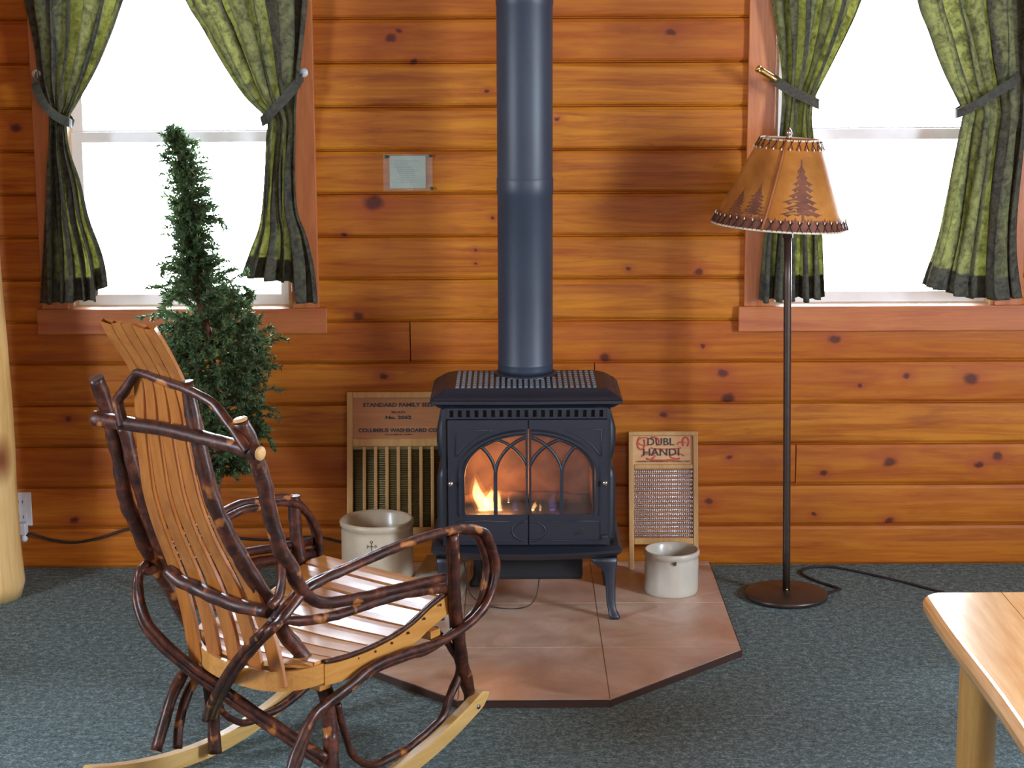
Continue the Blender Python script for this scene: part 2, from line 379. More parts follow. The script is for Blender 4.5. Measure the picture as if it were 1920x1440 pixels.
def needle_mat():
    t = NT('spruce_needles'); v = t.coord(); a = t.noise(v, 35, 3, 0.6); b = t.noise(v, 6, 2, 0.5)
    c = t.ramp(t.math('ADD', t.math('MULTIPLY', a, 0.6), t.math('MULTIPLY', b, 0.4)), [(0.35, (0.026, 0.055, 0.022)), (0.52, (0.065, 0.130, 0.045)), (0.68, (0.20, 0.34, 0.13))])
    d = t.n('ShaderNodeBsdfPrincipled'); t.l(c, d.inputs['Base Color']); d.inputs['Roughness'].default_value = 0.5
    tr = t.n('ShaderNodeBsdfTranslucent'); t.l(c, tr.inputs[0]); mx = t.n('ShaderNodeMixShader'); mx.inputs[0].default_value = 0.25
    t.l(d.outputs[0], mx.inputs[1]); t.l(tr.outputs[0], mx.inputs[2]); t.l(mx.outputs[0], t.out.inputs[0]); return t.m
M['needles'] = needle_mat()
M['bark_tree'] = plain('red_brown_stem', (0.14, 0.05, 0.03), 0.8, var=0.3)
def sleeve_mat():
    t = NT('clear_plastic_sleeve'); tr = t.n('ShaderNodeBsdfTransparent'); tr.inputs[0].default_value = (0.97, 0.97, 0.97, 1)
    g = t.n('ShaderNodeBsdfPrincipled'); g.inputs['Base Color'].default_value = (0.75, 0.8, 0.82, 1); g.inputs['Roughness'].default_value = 0.12
    mx = t.n('ShaderNodeMixShader'); mx.inputs[0].default_value = 0.2; t.l(tr.outputs[0], mx.inputs[1]); t.l(g.outputs[0], mx.inputs[2]); t.l(mx.outputs[0], t.out.inputs[0]); return t.m
M['sleeve'] = sleeve_mat()
M['paper'] = plain('pale_green_paper', (0.44, 0.60, 0.52), 0.6, var=0.06, scale=8)
M['paper_ink'] = plain('faint_print', (0.30, 0.42, 0.42), 0.7)
def flame_vol(name, c, s):
    t = NT(name); e = t.n('ShaderNodeEmission'); e.inputs[0].default_value = (*c, 1); e.inputs[1].default_value = s
    t.l(e.outputs[0], t.out.inputs['Volume']); return t.m
M['flame_core'] = flame_vol('flame_core', (1.0, 0.72, 0.32), 190)
M['flame_outer'] = flame_vol('flame_outer', (1.0, 0.36, 0.05), 20)
M['flame_blue'] = flame_vol('flame_blue', (0.25, 0.25, 1.0), 16)
M['box_wood'] = wood('worn_box_wood', (0.68, 0.62, 0.48), (0.82, 0.78, 0.66), 'y', 0.22, 0.9)

# ------------------------------------------------------------------ the room
COURSE = 0.1386
def log_wall(name, span, openings, place, joints=None, z_top=2.75, depth=0.13, seed=0):
    """horizontal log siding with rounded edges and shadow grooves; place(u, d, z) -> world point (d = into the room)"""
    rnd = random.Random(seed); mb = MB(); tints = []
    k = 0
    while k * COURSE < z_top:
        z0, z1 = k * COURSE, min((k + 1) * COURSE, z_top)
        cuts = [span[0], span[1]]
        for kk, u in (joints or []):
            if kk == k: cuts.append(u)
        cuts.sort()
        segs = []
        for a, b in zip(cuts, cuts[1:]):
            pieces = [(a, b)]
            for (u0, u1, oz0, oz1) in openings:
                if z1 > oz0 + 0.02 and z0 < oz1 - 0.02:
                    new = []
                    for p, q in pieces:
                        if u1 <= p or u0 >= q: new.append((p, q)); continue
                        if u0 > p: new.append((p, u0))
                        if u1 < q: new.append((u1, q))
                    pieces = new
            tn = rnd.random()
            segs += [(p, q, tn) for p, q in pieces]
        for p, q, tn in segs:
            e0 = 0.0018 if p in cuts[1:-1] else 0; e1 = 0.0018 if q in cuts[1:-1] else 0
            g = 0.0055
            prof = [(-depth, z0), (-0.012, z0), (-0.012, z0 + g * 0.4), (-0.004, z0 + g), (0.0, z0 + g + 0.007), (0.002, (z0 + z1) / 2), (0.0, z1 - g - 0.008), (-0.004, z1 - g * 0.7), (-0.012, z1 - 0.001), (-depth, z1)]
            r0 = [place(p + (e0 if d > -0.011 else 0), d, z) for d, z in prof]; r1 = [place(q - (e1 if d > -0.011 else 0), d, z) for d, z in prof]
            n0 = len(mb.v); mb.loft([r0, r1], True, False); tints += [tn] * (len(mb.v) - n0)
        k += 1
    o = mb.build(name, M['wall']); tag(o, kind='structure')
    a = o.data.attributes.new('tint', 'FLOAT', 'POINT')
    if len(o.data.vertices) == len(tints): a.data.foreach_set('value', tints)
    return o
RX, LX, BY, CZ = 3.4, -3.4, -7.6, 2.75
WIN = [(-1.437, -0.713), (0.842, 1.568)]
WZ0, WZ1 = 0.88, 2.12
log_wall('wall_back', (LX, RX), [(a, b, WZ0, WZ1) for a, b in WIN], lambda u, d, z: (u, -d, z),
         joints=[(5, -0.332), (4, 0.271), (2, 0.938), (7, 1.9), (3, -2.2), (9, -2.6), (1, 2.3)], seed=5)
SW = [(-2.7, -1.1, 0.85, 2.05)]
log_wall('wall_right', (BY, 0.13), [(-3.55, -2.65, 0.95, 2.05)], lambda u, d, z: (RX - d, u, z), seed=8)
log_wall('wall_left', (BY, 0.13), [(-3.60, -2.70, 0.95, 2.05)], lambda u, d, z: (LX + d, u, z), seed=9)
log_wall('wall_rear', (LX, RX), [(-0.3, 2.1, 0.95, 2.25)], lambda u, d, z: (u, BY + d, z), seed=10)
m = MB(); m.box(LX - .13, RX + .13, BY - .13, 0.13, -0.06, 0.0); tag(m.build('floor', M['carpet']), kind='structure')
m = MB(); m.box(LX - .13, RX + .13, BY - .13, 0.13, CZ, CZ + 0.05); tag(m.build('ceiling', M['ceiling']), kind='structure')

def window(n, x0, x1):
    w = tag(empty('window_%d' % n, ((x0 + x1) / 2, 0, WZ0)), kind='structure')
    c = (x0 + x1) / 2
    def L(mb, name, mat): return mb.build(name, mat, w, None)
    def rel(mb): mb.v = [(a - c, b, d - WZ0) for a, b, d in mb.v]; return mb
    # casing boards on the room side
    m = MB(); m.bbox(x0 - 0.088, x0, -0.020, 0.0, WZ0, WZ1 + 0.09, 0.003); L(rel(m), 'side_casing', M['trim'])
    m = MB(); m.bbox(x1, x1 + 0.088, -0.020, 0.0, WZ0, WZ1 + 0.09, 0.003); L(rel(m), 'side_casing', M['trim'])
    m = MB(); m.bbox(x0 - 0.105, x1 + 0.112, -0.024, 0.0, 0.797, WZ0, 0.003); L(rel(m), 'bottom_casing', M['trimx'])
    m = MB(); m.bbox(x0 - 0.10, x1 + 0.10, -0.024, 0.0, WZ1, WZ1 + 0.09, 0.003); L(rel(m), 'head_casing', M['trimx'])
    # jamb lining
    m = MB()
    m.box(x0, x1, -0.0, 0.125, WZ0 - 0.02, WZ0); m.box(x0, x0 + 0.012, 0.0, 0.125, WZ0, WZ1); m.box(x1 - 0.012, x1, 0, 0.125, WZ0, WZ1); m.box(x0, x1, 0, 0.125, WZ1, WZ1 + 0.015)
    L(rel(m), 'jamb', M['jamb'])
    # double-hung sash
    zm = 1.43
    for nm, za, zb, yy in (('lower_sash', WZ0, zm + 0.015, 0.075), ('upper_sash', zm - 0.015, WZ1, 0.10)):
        m = MB(); f = 0.034
        m.box(x0 + 0.012, x0 + 0.012 + f, yy, yy + 0.022, za, zb); m.box(x1 - 0.012 - f, x1 - 0.012, yy, yy + 0.022, za, zb)
        m.box(x0 + 0.012 + f, x1 - 0.012 - f, yy, yy + 0.022, za, za + f); m.box(x0 + 0.012 + f, x1 - 0.012 - f, yy, yy + 0.022, zb - f, zb)
        s = L(rel(m), nm, M['vinyl'])
        g = MB(); g.box(x0 + 0.03, x1 - 0.03, yy + 0.009, yy + 0.013, za + 0.02, zb - 0.02); rel(g).build('glass_pane', M['glass'], s)
    return w
window(1, *WIN[0]); window(2, *WIN[1])
def side_window(n, place, u0, u1, z0, z1):
    w = tag(empty('window_%d' % n), kind='structure')
    m = MB()
    def bx(a0, a1, d0, d1, b0, b1):
        pts = [place(a, d, z) for z in (b0, b1) for a, d in ((a0, d0), (a1, d0), (a1, d1), (a0, d1))]
        m.add(pts, [(0, 3, 2, 1), (4, 5, 6, 7), (0, 1, 5, 4), (1, 2, 6, 5), (2, 3, 7, 6), (3, 0, 4, 7)])
    bx(u0 - .09, u0, 0, .02, z0 - .09, z1 + .09); bx(u1, u1 + .09, 0, .02, z0 - .09, z1 + .09); bx(u0, u1, 0, .02, z0 - .09, z0); bx(u0, u1, 0, .02, z1, z1 + .09)
    m.build('casing', M['trim'], w)
    m = MB(); f = 0.04; um = (u0 + u1) / 2
    for a0, a1, b0, b1 in ((u0, u0 + f, z0, z1), (u1 - f, u1, z0, z1), (u0 + f, u1 - f, z0, z0 + f), (u0 + f, u1 - f, z1 - f, z1), (um - .02, um + .02, z0 + f, z1 - f)):
        bx(a0, a1, -.09, -.06, b0, b1)
    m.build('sash', M['vinyl'], w)
    m = MB(); bx(u0 + .005, u1 - .005, -.125, -.10, z0 + .005, z1 - .005); m.build('sky_blocker', M['vinyl'], w)  # opaque panel added to keep sky light out of the unseen windows
side_window(3, lambda u, d, z: (RX - d, u, z), -3.55, -2.65, .95, 2.05)
side_window(4, lambda u, d, z: (LX + d, u, z), -3.60, -2.70, .95, 2.05)
side_window(5, lambda u, d, z: (u, BY + d, z), -0.3, 2.1, .95, 2.25)

# ------------------------------------------------------------------ curtains
def interp(poly, z):
    """x at height z on a list of (x, z) ordered from top to bottom"""
    if z >= poly[0][1]:
        (xa, za), (xb, zb) = poly[0], poly[1]
        return xa + (xb - xa) * (z - za) / (zb - za)
    for (xa, za), (xb, zb) in zip(poly, poly[1:]):
        if zb <= z <= za: return xa + (xb - xa) * (z - za) / (zb - za)
    return poly[-1][0]
def smooth_poly(p):
    P = [Vector((a, b, 0)) for a, b in p]; out = []
    for i in range(len(P) - 1):
        p0 = P[i - 1] if i else P[0] * 2 - P[1]; p1, p2 = P[i], P[i + 1]; p3 = P[i + 2] if i + 2 < len(P) else P[-1] * 2 - P[-2]
        for k in range(6):
            t = k / 6; q = 0.5 * ((2 * p1) + (p2 - p0) * t + (2 * p0 - 5 * p1 + 4 * p2 - p3) * t * t + (3 * p1 - p0 - 3 * p2 + p3) * t ** 3)
            out.append((q.x, q.y))
    out.append(p[-1])
    out.sort(key=lambda a: -a[1]); return out
def curtain(label, left, right, tie_z, folds, seed, y0=-0.075, amp=0.022, bot=None, group='curtains'):
    rnd = random.Random(seed)
    left, right = smooth_poly(left), smooth_poly(right)
    xt = (interp(left, 2.09) + interp(right, 2.09)) / 2
    r = thing('curtain', label, 'curtain', (round(xt, 3), y0, 2.09), 0, group)
    nu, nv = 110, 90; ztop = 2.09
    zbL, zbR = left[-1][1], right[-1][1]
    ph = [rnd.uniform(0, 6.28) for _ in range(4)]
    def pt(s, t, off=0.0):
        zb = zbL + (zbR - zbL) * s + (0.006 * math.sin(s * folds * 6.28 + ph[0]))
        if bot: zb = bot(s)
        z = ztop + (zb - ztop) * t
        xl, xr = interp(left, max(z, zbL)), interp(right, max(z, zbR))
        wdt = xr - xl
        g = math.exp(-((z - tie_z) / 0.13) ** 2)          # gathered at the tieback
        below = 1 / (1 + math.exp((z - tie_z) * 30))
        a = 6.283 * folds * s
        fold = math.sin(a + ph[1] + 0.5 * math.sin(2.1 * z + ph[2]) + 1.1 * math.sin(a * 0.37 + ph[3]))
        x = xl + wdt * s + math.sin(2 * a + ph[1]) * min(0.012, wdt * 0.03) + (0.010 * math.cos(a + ph[2] + 3 * z) * (1 - g) if 0.04 < s < 0.96 else 0)
        y = fold * amp * (1 - 0.55 * g) + 0.008 * math.sin(13 * s + 7 * z + ph[0]) - off - 0.012 * below * math.sin(a * 0.5 + ph[2])
        return (x - xt, y, z - ztop)
    m = MB(); vs = [pt(i / nu, j / nv) for j in range(nv + 1) for i in range(nu + 1)]
    fs = [(j * (nu + 1) + i, j * (nu + 1) + i + 1, (j + 1) * (nu + 1) + i + 1, (j + 1) * (nu + 1) + i) for j in range(nv) for i in range(nu)]
    m.add(vs, fs, True); pn = m.build('panel', M['curtain'], r)
    sd = pn.modifiers.new('thickness', 'SOLIDIFY'); sd.thickness = 0.0012; sd.offset = 0
    # turned-up hem, a second layer behind the lowest part
    m = MB(); n2 = 8
    vs = [pt(i / nu, 1 - 0.062 * (1 - j / n2), -0.004) for j in range(n2 + 1) for i in range(nu + 1)]
    fs = [(j * (nu + 1) + i, j * (nu + 1) + i + 1, (j + 1) * (nu + 1) + i + 1, (j + 1) * (nu + 1) + i) for j in range(n2) for i in range(nu)]
    m.add(vs, fs, True); hm = m.build('hem', M['curtain'], r)
    sd = hm.modifiers.new('thickness', 'SOLIDIFY'); sd.thickness = 0.0012; sd.offset = 0
    return r
LLl = [(-1.54, 2.09), (-1.513, 1.864), (-1.492, 1.733), (-1.481, 1.617), (-1.462, 1.534), (-1.458, 1.484), (-1.474, 1.316), (-1.493, 1.146), (-1.518, 0.905)]
LLr = [(-1.10, 2.09), (-1.198, 1.863), (-1.239, 1.764), (-1.295, 1.649), (-1.358, 1.55), (-1.396, 1.492), (-1.400, 1.45), (-1.392, 1.383), (-1.37, 1.298), (-1.35, 1.18), (-1.313, 1.06), (-1.300, 0.955)]
LRl = [(-1.10, 2.09), (-1.01, 1.862), (-0.963, 1.78), (-0.9, 1.664), (-0.836, 1.564), (-0.775, 1.501), (-0.768, 1.472), (-0.773, 1.431), (-0.786, 1.279), (-0.803, 1.16), (-0.835, 1.075), (-0.866, 0.994)]
LRr = [(-0.60, 2.09), (-0.627, 1.86), (-0.644, 1.729), (-0.662, 1.614), (-0.674, 1.53), (-0.678, 1.464), (-0.684, 1.295), (-0.678, 1.194), (-0.654, 1.125), (-0.631, 1.022), (-0.622, 0.906)]
RLl = [(0.79, 2.09), (0.821, 1.854), (0.844, 1.723), (0.856, 1.624), (0.856, 1.524), (0.851, 1.44), (0.845, 1.306), (0.812, 1.119), (0.799, 0.904)]
RLr = [(1.165, 2.09), (1.096, 1.853), (1.057, 1.755), (1.01, 1.656), (0.962, 1.557), (0.952, 1.507), (0.956, 1.44), (0.992, 1.152), (1.01, 0.911)]
RRl = [(1.225, 2.09), (1.268, 1.852), (1.308, 1.754), (1.354, 1.638), (1.405, 1.538), (1.42, 1.505), (1.419, 1.48), (1.399, 1.354), (1.379, 1.219), (1.358, 1.099), (1.316, 0.957)]
RRr = [(1.62, 2.09), (1.625, 1.850), (1.628, 1.521), (1.619, 1.353), (1.61, 1.184), (1.616, 1.047), (1.64, 0.909)]
curtain('dark olive curtain at the left side of the left window, nearest the log post', LLl, LLr, 1.49, 6, 1,
        bot=lambda s: 0.905 + (0.012 * s / 0.8 if s < 0.8 else 0.012 + 0.06 * (s - 0.8) / 0.2))
curtain('olive curtain at the right side of the left window, beside the small spruce', LRl, LRr, 1.50, 5, 2,
        bot=lambda s: 0.990 - (0.018 * s / 0.62 if s < 0.62 else 0.018 + 0.066 * min(1, (s - 0.62) / 0.16)))
curtain('olive curtain at the left side of the right window, behind the lamp shade', RLl, RLr, 1.54, 5, 3)
curtain('wide olive curtain at the far right edge of the right window', RRl, RRr, 1.52, 5, 4,
        bot=lambda s: 0.955 - 0.046 * min(1, s / 0.5))
for x0, x1, lab in ((-1.60, -0.54, 'slim dark curtain rod over the left window'), (0.73, 1.70, 'slim dark curtain rod over the right window')):
    m = MB(); m.tube([(x0, -0.075, 2.09), (x1, -0.075, 2.09)], 0.008, 12, sub=1)
    for x in (x0 + .02, x1 - .02): m.box(x - .006, x + .006, -0.075, -0.019, 2.084, 2.096)
    tag(m.build('curtain_rod', M['bronze']), lab, 'curtain rod')

def band(label, pts, width=0.030, parent_loc=None, knob=None, rod=False):
    """tieback: a flat cloth band through pts, hooked on a holdback on the casing"""
    t = thing('tieback', label, 'tieback', knob, 0, 'curtain tiebacks')
    K = Vector(knob); m = MB(); P = [Vector(p) - K for p in pts]
    n = len(P); rings = []
    Q = []
    for i in range(n - 1):
        for k in range(5):
            tt = k / 5; p0 = P[i - 1] if i else P[0] * 2 - P[1]; p1, p2 = P[i], P[i + 1]; p3 = P[i + 2] if i + 2 < n else P[-1] * 2 - P[-2]
            Q.append(0.5 * ((2 * p1) + (p2 - p0) * tt + (2 * p0 - 5 * p1 + 4 * p2 - p3) * tt * tt + (3 * p1 - p0 - 3 * p2 + p3) * tt ** 3))
    Q.append(P[-1])
    for i, q in enumerate(Q):
        T = (Q[min(i + 1, len(Q) - 1)] - Q[max(i - 1, 0)]).normalized()
        o = Vector((0, -1, 0)) if abs(T.y) < 0.85 else Vector((1, 0, 0))
        W = T.cross(o).normalized() * width / 2; nn = W.cross(T).normalized() * 0.0015
        rings.append([q + W + nn, q - W + nn, q - W - nn, q + W - nn])
    m.loft(rings, True, False); m.build('band', M['fabric_band'], t)
    m = MB()
    if rod:
        m.tube([(0.002, 0, -0.001), (0.055, 0.004, -0.034), (0.066, 0.03, -0.040), (0.068, 0.100, -0.040)], [.010, .010, .008, .008], 14, sub=4); m.build('holdback_rod', M['brassy'], t)
        m = MB(); m.lathe([(0.0, -0.004), (0.010, -0.003), (0.0115, 0), (0.0115, 0.006), (0.009, 0.008), (0, 0.008)], (0, 0), 20)
        o = m.build('end_cap', M['brassy'], t); o.rotation_euler = (0.05, 2.13, 0)
    else:
        m.lathe([(0.0, 0.0), (0.013, 0.001), (0.015, 0.006), (0.010, 0.012), (0.005, 0.016), (0.005, 0.045), (0, 0.045)], (0, 0), 20)
        o = m.build('holdback_knob', M['porcelain'], t); o.rotation_euler = (-math.pi / 2, 0, 0)
    return t
band('olive tieback and white knob of the left-hand curtain on the left window', [(-1.494, -0.055, 1.632), (-1.486, -0.105, 1.60), (-1.462, -0.115, 1.545), (-1.425, -0.118, 1.507), (-1.392, -0.09, 1.485), (-1.40, -0.045, 1.49), (-1.48, -0.035, 1.60)], 0.028, knob=(-1.494, -0.065, 1.636))
band('olive tieback and white knob of the right-hand curtain on the left window', [(-0.655, -0.055, 1.622), (-0.672, -0.105, 1.60), (-0.70, -0.120, 1.565), (-0.745, -0.124, 1.52), (-0.782, -0.09, 1.485), (-0.77, -0.045, 1.50), (-0.68, -0.035, 1.60)], 0.030, knob=(-0.652, -0.065, 1.636))
band('olive tieback on a gold rod holdback above the floor lamp', [(0.815, -0.118, 1.616), (0.845, -0.122, 1.594), (0.88, -0.125, 1.573), (0.93, -0.122, 1.550), (0.967, -0.095, 1.532), (0.955, -0.045, 1.54), (0.86, -0.035, 1.60)], 0.030, knob=(0.769, -0.125, 1.645), rod=True)
band('grey-olive tieback and knob at the far right edge of the photo', [(1.609, -0.055, 1.622), (1.57, -0.115, 1.60), (1.52, -0.124, 1.57), (1.465, -0.124, 1.535), (1.412, -0.09, 1.503), (1.425, -0.045, 1.51), (1.58, -0.035, 1.60)], 0.028, knob=(1.612, -0.065, 1.632))

# ------------------------------------------------------------------ log post
t = thing('log_post', 'thick peeled yellow log post standing at the far left edge', 'post', (-1.675, -0.30, 0))
m = MB(); rings = []
for i in range(61):
    z = 2.75 * i / 60
    r = 0.112 + 0.022 * math.exp(-((z - 0.03) / 0.09) ** 2) * 0.4 - 0.010 * z / 2.75 - (0.012 if z < 0.012 else 0)
    cx = -0.008 * z + 0.004 * math.sin(4 * z)
    ring = []
    for k in range(48):
        a = 2 * math.pi * k / 48
        q = r * (1 + 0.035 * mnoise.noise(Vector((math.cos(a), math.sin(a), z * 2.2))) + 0.012 * mnoise.noise(Vector((math.cos(a) * 3, math.sin(a) * 3, z * 9))))
        ring.append((cx + q * math.cos(a), q * math.sin(a), z))
    rings.append(ring)
m.loft(rings); m.build('log', M['post'], t)

# ------------------------------------------------------------------ outlet, plug, cord, notice
t = thing('wall_outlet', 'white double electrical outlet plate low on the wall beside the log post', 'outlet', (-1.632, 0, 0.208))
m = MB(); m.bbox(-0.035, 0.035, -0.008, 0.0, -0.057, 0.057, 0.003); m.build('cover_plate', M['porcelain'], t)
for z in (-0.026, 0.026):
    m = MB(); m.bbox(-0.017, 0.017, -0.0105, -0.007, z - 0.014, z + 0.014, 0.002); s = m.build('socket', M['porcelain'], t)
    m = MB(); m.box(-0.008, -0.006, -0.0112, -0.0104, z - 0.005, z + 0.005); m.box(0.006, 0.008, -0.0112, -0.0104, z - 0.005, z + 0.005); m.build('slot', M['black'], s)
m = MB(); m.bbox(-0.012, 0.012, -0.036, -0.0, -0.025, 0.015, 0.005); m.lathe([(0, -0.05), (0.010, -0.048), (0.013, -0.04), (0.010, -0.03), (0.006, -0.022), (0, -0.02)], (0, -0.02), 16)
o = m.build('plug_adapter', M['porcelain'], None, (-1.622, -0.0085, 0.152)); tag(o, 'small white plug hanging under the wall outlet plate', 'plug')
m = MB(); m.tube([(-1.622, -0.03, 0.118), (-1.600, -0.025, 0.129), (-1.57, -0.014, 0.115), (-1.53, -0.012, 0.103), (-1.459, -0.012, 0.094), (-1.369, -0.012, 0.110), (-1.27, -0.012, 0.142), (-1.15, -0.012, 0.15), (-1.02, -0.012, 0.125), (-0.908, -0.012, 0.106), (-0.784, -0.012, 0.1), (-0.66, -0.012, 0.11), (-0.56, -0.02, 0.09)], 0.0042, 8)
tag(m.build('power_cord', M['cord']), 'dark electrical cord sagging along the wall from the outlet behind the rocking chair', 'cord')

t = thing('notice', 'small pale green notice in a clear sleeve taped to the wall left of the stovepipe', 'notice', (-0.332, -0.0035, 1.318))
m = MB(); m.box(-0.058, 0.058, -0.0012, 0.0, -0.052, 0.052); m.box(-0.012, 0.05, -0.0016, -0.001, -0.05, -0.02); pp = m.build('paper', M['paper'], t)
m = MB()
rnd = random.Random(4)
for i in range(11):
    z = 0.036 - i * 0.0068; m.box(-0.042, 0.042 - rnd.random() * 0.02, -0.0019, -0.0016, z - 0.0009, z + 0.0009)
m.build('faint_lines', M['paper_ink'], pp)
m = MB()
# slightly wavy sleeve
nx, nz = 24, 16; vs = []
for j in range(nz + 1):
    for i in range(nx + 1):
        x = -0.078 + 0.158 * i / nx; z = -0.060 + 0.118 * j / nz
        vs.append((x, -0.0045 - 0.0018 * mnoise.noise(Vector((x * 30, 0, z * 30))) - 0.001 * math.sin(60 * (x + z)), z))
m.add(vs, [(j * (nx + 1) + i, j * (nx + 1) + i + 1, (j + 1) * (nx + 1) + i + 1, (j + 1) * (nx + 1) + i) for j in range(nz) for i in range(nx)], True)
m.build('clear_sleeve', M['sleeve'], t)
for x, z in ((-0.068, 0.050), (0.073, 0.052), (0.076, -0.052)):
    m = MB(); m.lathe([(0, 0), (0.005, 0.0005), (0.0055, 0.003), (0.003, 0.006), (0, 0.0065)], (0, 0), 12)
    o = m.build('green_pin', plain('green_pin_plastic', (0.05, 0.14, 0.06), 0.4) if 'pin' not in M else M['pin'], t, (x, -0.006, z)); M['pin'] = o.data.materials[0]; o.rotation_euler = (math.pi / 2, 0, 0)

# ------------------------------------------------------------------ hearth pad
t = thing('hearth_pad', 'low tiled hearth pad with cut corners under the black stove', 'hearth')
HX = [(-0.548, -0.014), (-0.548, -0.915), (-0.150, -1.318), (0.256, -1.318), (0.657, -0.915), (0.657, -0.014)]
m = MB(); m.plate(HX, [], 0.0, 0.018, 'z'); m.build('base', M['hearth_edge'], t)
def clip(poly, x0, x1, y0, y1):
    def cut(P, ax, val, sign):
        out = []
        for i in range(len(P)):
            a, b = P[i], P[(i + 1) % len(P)]
            ia, ib = sign * (a[ax] - val) >= 0, sign * (b[ax] - val) >= 0
            if ia: out.append(a)
            if ia != ib:
                tt = (val - a[ax]) / (b[ax] - a[ax]); out.append((a[0] + (b[0] - a[0]) * tt, a[1] + (b[1] - a[1]) * tt))
        return out
    for ax, val, sg in ((0, x0, 1), (0, x1, -1), (1, y0, 1), (1, y1, -1)):
        if poly: poly = cut(poly, ax, val, sg)
    return poly
inset = [(-0.544, -0.016), (-0.544, -0.913), (-0.1485, -1.313), (0.2545, -1.313), (0.653, -0.913), (0.653, -0.016)]
m = MB(); m.plate(inset, [], 0.018, 0.0195, 'z'); m.build('grout', M['grout'], t)
xs = [-0.56, -0.148, 0.257, 0.67]; ys = [-1.33, -0.889, -0.468, -0.055, 0.0]
for i in range(3):
    for j in range(4):
        g = 0.0018
        p = clip(inset, xs[i] + g, xs[i + 1] - g, ys[j] + g, ys[j + 1] - g)
        if len(p) > 2:
            m = MB(); m.plate(p, [], 0.018, 0.0212, 'z'); m.build('tile', M['tile'], t)
HZ = 0.0212

# ------------------------------------------------------------------ gas stove
CX = 0.042
S = thing('gas_stove', 'black cast-iron stove with arched double glass doors and a burning fire', 'stove', (CX, -0.45, HZ))
def sb(mb, name, mat, parent=None):
    mb.v = [(a - CX, b + 0.45, c - HZ) for a, b, c in mb.v]
    return mb.build(name, mat, parent or S)
# body: a hollow firebox with bulging cast sides
m = MB()
prof = [(0.236, 0.246), (0.262, 0.252), (0.266, 0.268), (0.268, 0.30), (0.268, 0.45), (0.262, 0.478), (0.250, 0.484), (0.250, 0.49), (0.262, 0.52), (0.268, 0.56), (0.267, 0.60), (0.258, 0.635), (0.246, 0.652), (0.252, 0.676)]
for sgn in (-1, 1):
    rings = []
    for hw, z in prof:
        ring = [(CX + sgn * 0.215, -0.592, z)]
        for k in range(7):
            a = math.pi / 2 * k / 6; ring.append((CX + sgn * (hw - 0.030 + 0.030 * math.sin(a)), -0.572 - 0.020 * math.cos(a), z))
        for k in range(7):
            a = math.pi / 2 * k / 6; ring.append((CX + sgn * (hw - 0.05 + 0.05 * math.cos(a)), -0.335 + 0.05 * math.sin(a), z))
        ring.append((CX + sgn * 0.215, -0.285, z)); rings.append(ring)
    m.loft(rings, True, True)
m.box(CX - 0.22, CX + 0.22, -0.300, -0.285, 0.246, 0.676)
m.box(CX - 0.22, CX + 0.22, -0.585, -0.285, 0.60, 0.676)
m.box(CX - 0.22, CX + 0.22, -0.585, -0.285, 0.246, 0.335)
body = sb(m, 'body', M['iron'])
m = MB()
m.box(CX - 0.2140, CX + 0.2140, -0.330, -0.302, 0.336, 0.599); m.box(CX - 0.2145, CX - 0.200, -0.58, -0.33, 0.336, 0.599); m.box(CX + 0.200, CX + 0.2145, -0.58, -0.33, 0.336, 0.599)
sb(m, 'firebox_lining', M['firebrick'])
# lid
def rr(hx, yf, yb, z, c=0.02):
    pts = []
    for (sx, yy, dy) in ((1, yf, 1), (1, yb, -1), (-1, yb, -1), (-1, yf, 1)):
        pts.append((sx, yy, dy))
    r = []
    r += [(CX - hx, yf + c * 0.3, z), (CX - hx + c * 0.3, yf, z), (CX, yf - 0.006, z), (CX + hx - c * 0.3, yf, z), (CX + hx, yf + c * 0.3, z)]
    r += [(CX + hx, yb - c, z), (CX + hx - c, yb, z), (CX - hx + c, yb, z), (CX - hx, yb - c, z)]
    return r
m = MB()
m.loft([rr(0.262, -0.588, -0.262, 0.664), rr(0.272, -0.596, -0.260, 0.672), rr(0.286, -0.612, -0.255, 0.680), rr(0.286, -0.612, -0.255, 0.688), rr(0.281, -0.606, -0.257, 0.692), rr(0.279, -0.604, -0.258, 0.695), rr(0.272, -0.598, -0.262, 0.701),
        rr(0.266, -0.594, -0.263, 0.703), rr(0.256, -0.586, -0.268, 0.710), rr(0.244, -0.580, -0.272, 0.7165), rr(0.232, -0.577, -0.276, 0.720), rr(0.222, -0.575, -0.28, 0.7205)], True, False)
lid = sb(m, 'lid', M['iron'])
m = MB()
ncol = 25; nrow = 8
for i in range(ncol):
    for j in range(nrow):
        x = CX - 0.205 + 0.41 * i / (ncol - 1); y = -0.560 + 0.026 * j * 1.28
        if y > -0.295 or (x - 0.042) ** 2 + (y + 0.345) ** 2 < 0.102 ** 2: continue
        b = len(m.v)
        m.add([(x - .0058, y - .0095, .7195), (x + .0058, y - .0095, .7195), (x + .0058, y + .0095, .7195), (x - .0058, y + .0095, .7195), (x - .0042, y - .006, .7275), (x + .0042, y - .006, .7275), (x + .0042, y + .006, .7275), (x - .0042, y + .006, .7275)],
              [(4, 5, 6, 7), (0, 1, 5, 4), (1, 2, 6, 5), (2, 3, 7, 6), (3, 0, 4, 7)])
sb(m, 'lid_grille', M['iron_grey'], None)
m = MB(); m.lathe([(0.098, 0.719), (0.098, 0.728), (0.088, 0.731), (0.0845, 0.731), (0.0845, 0.719)], (0.042, -0.345), 48, False); sb(m, 'flue_collar', M['iron'])
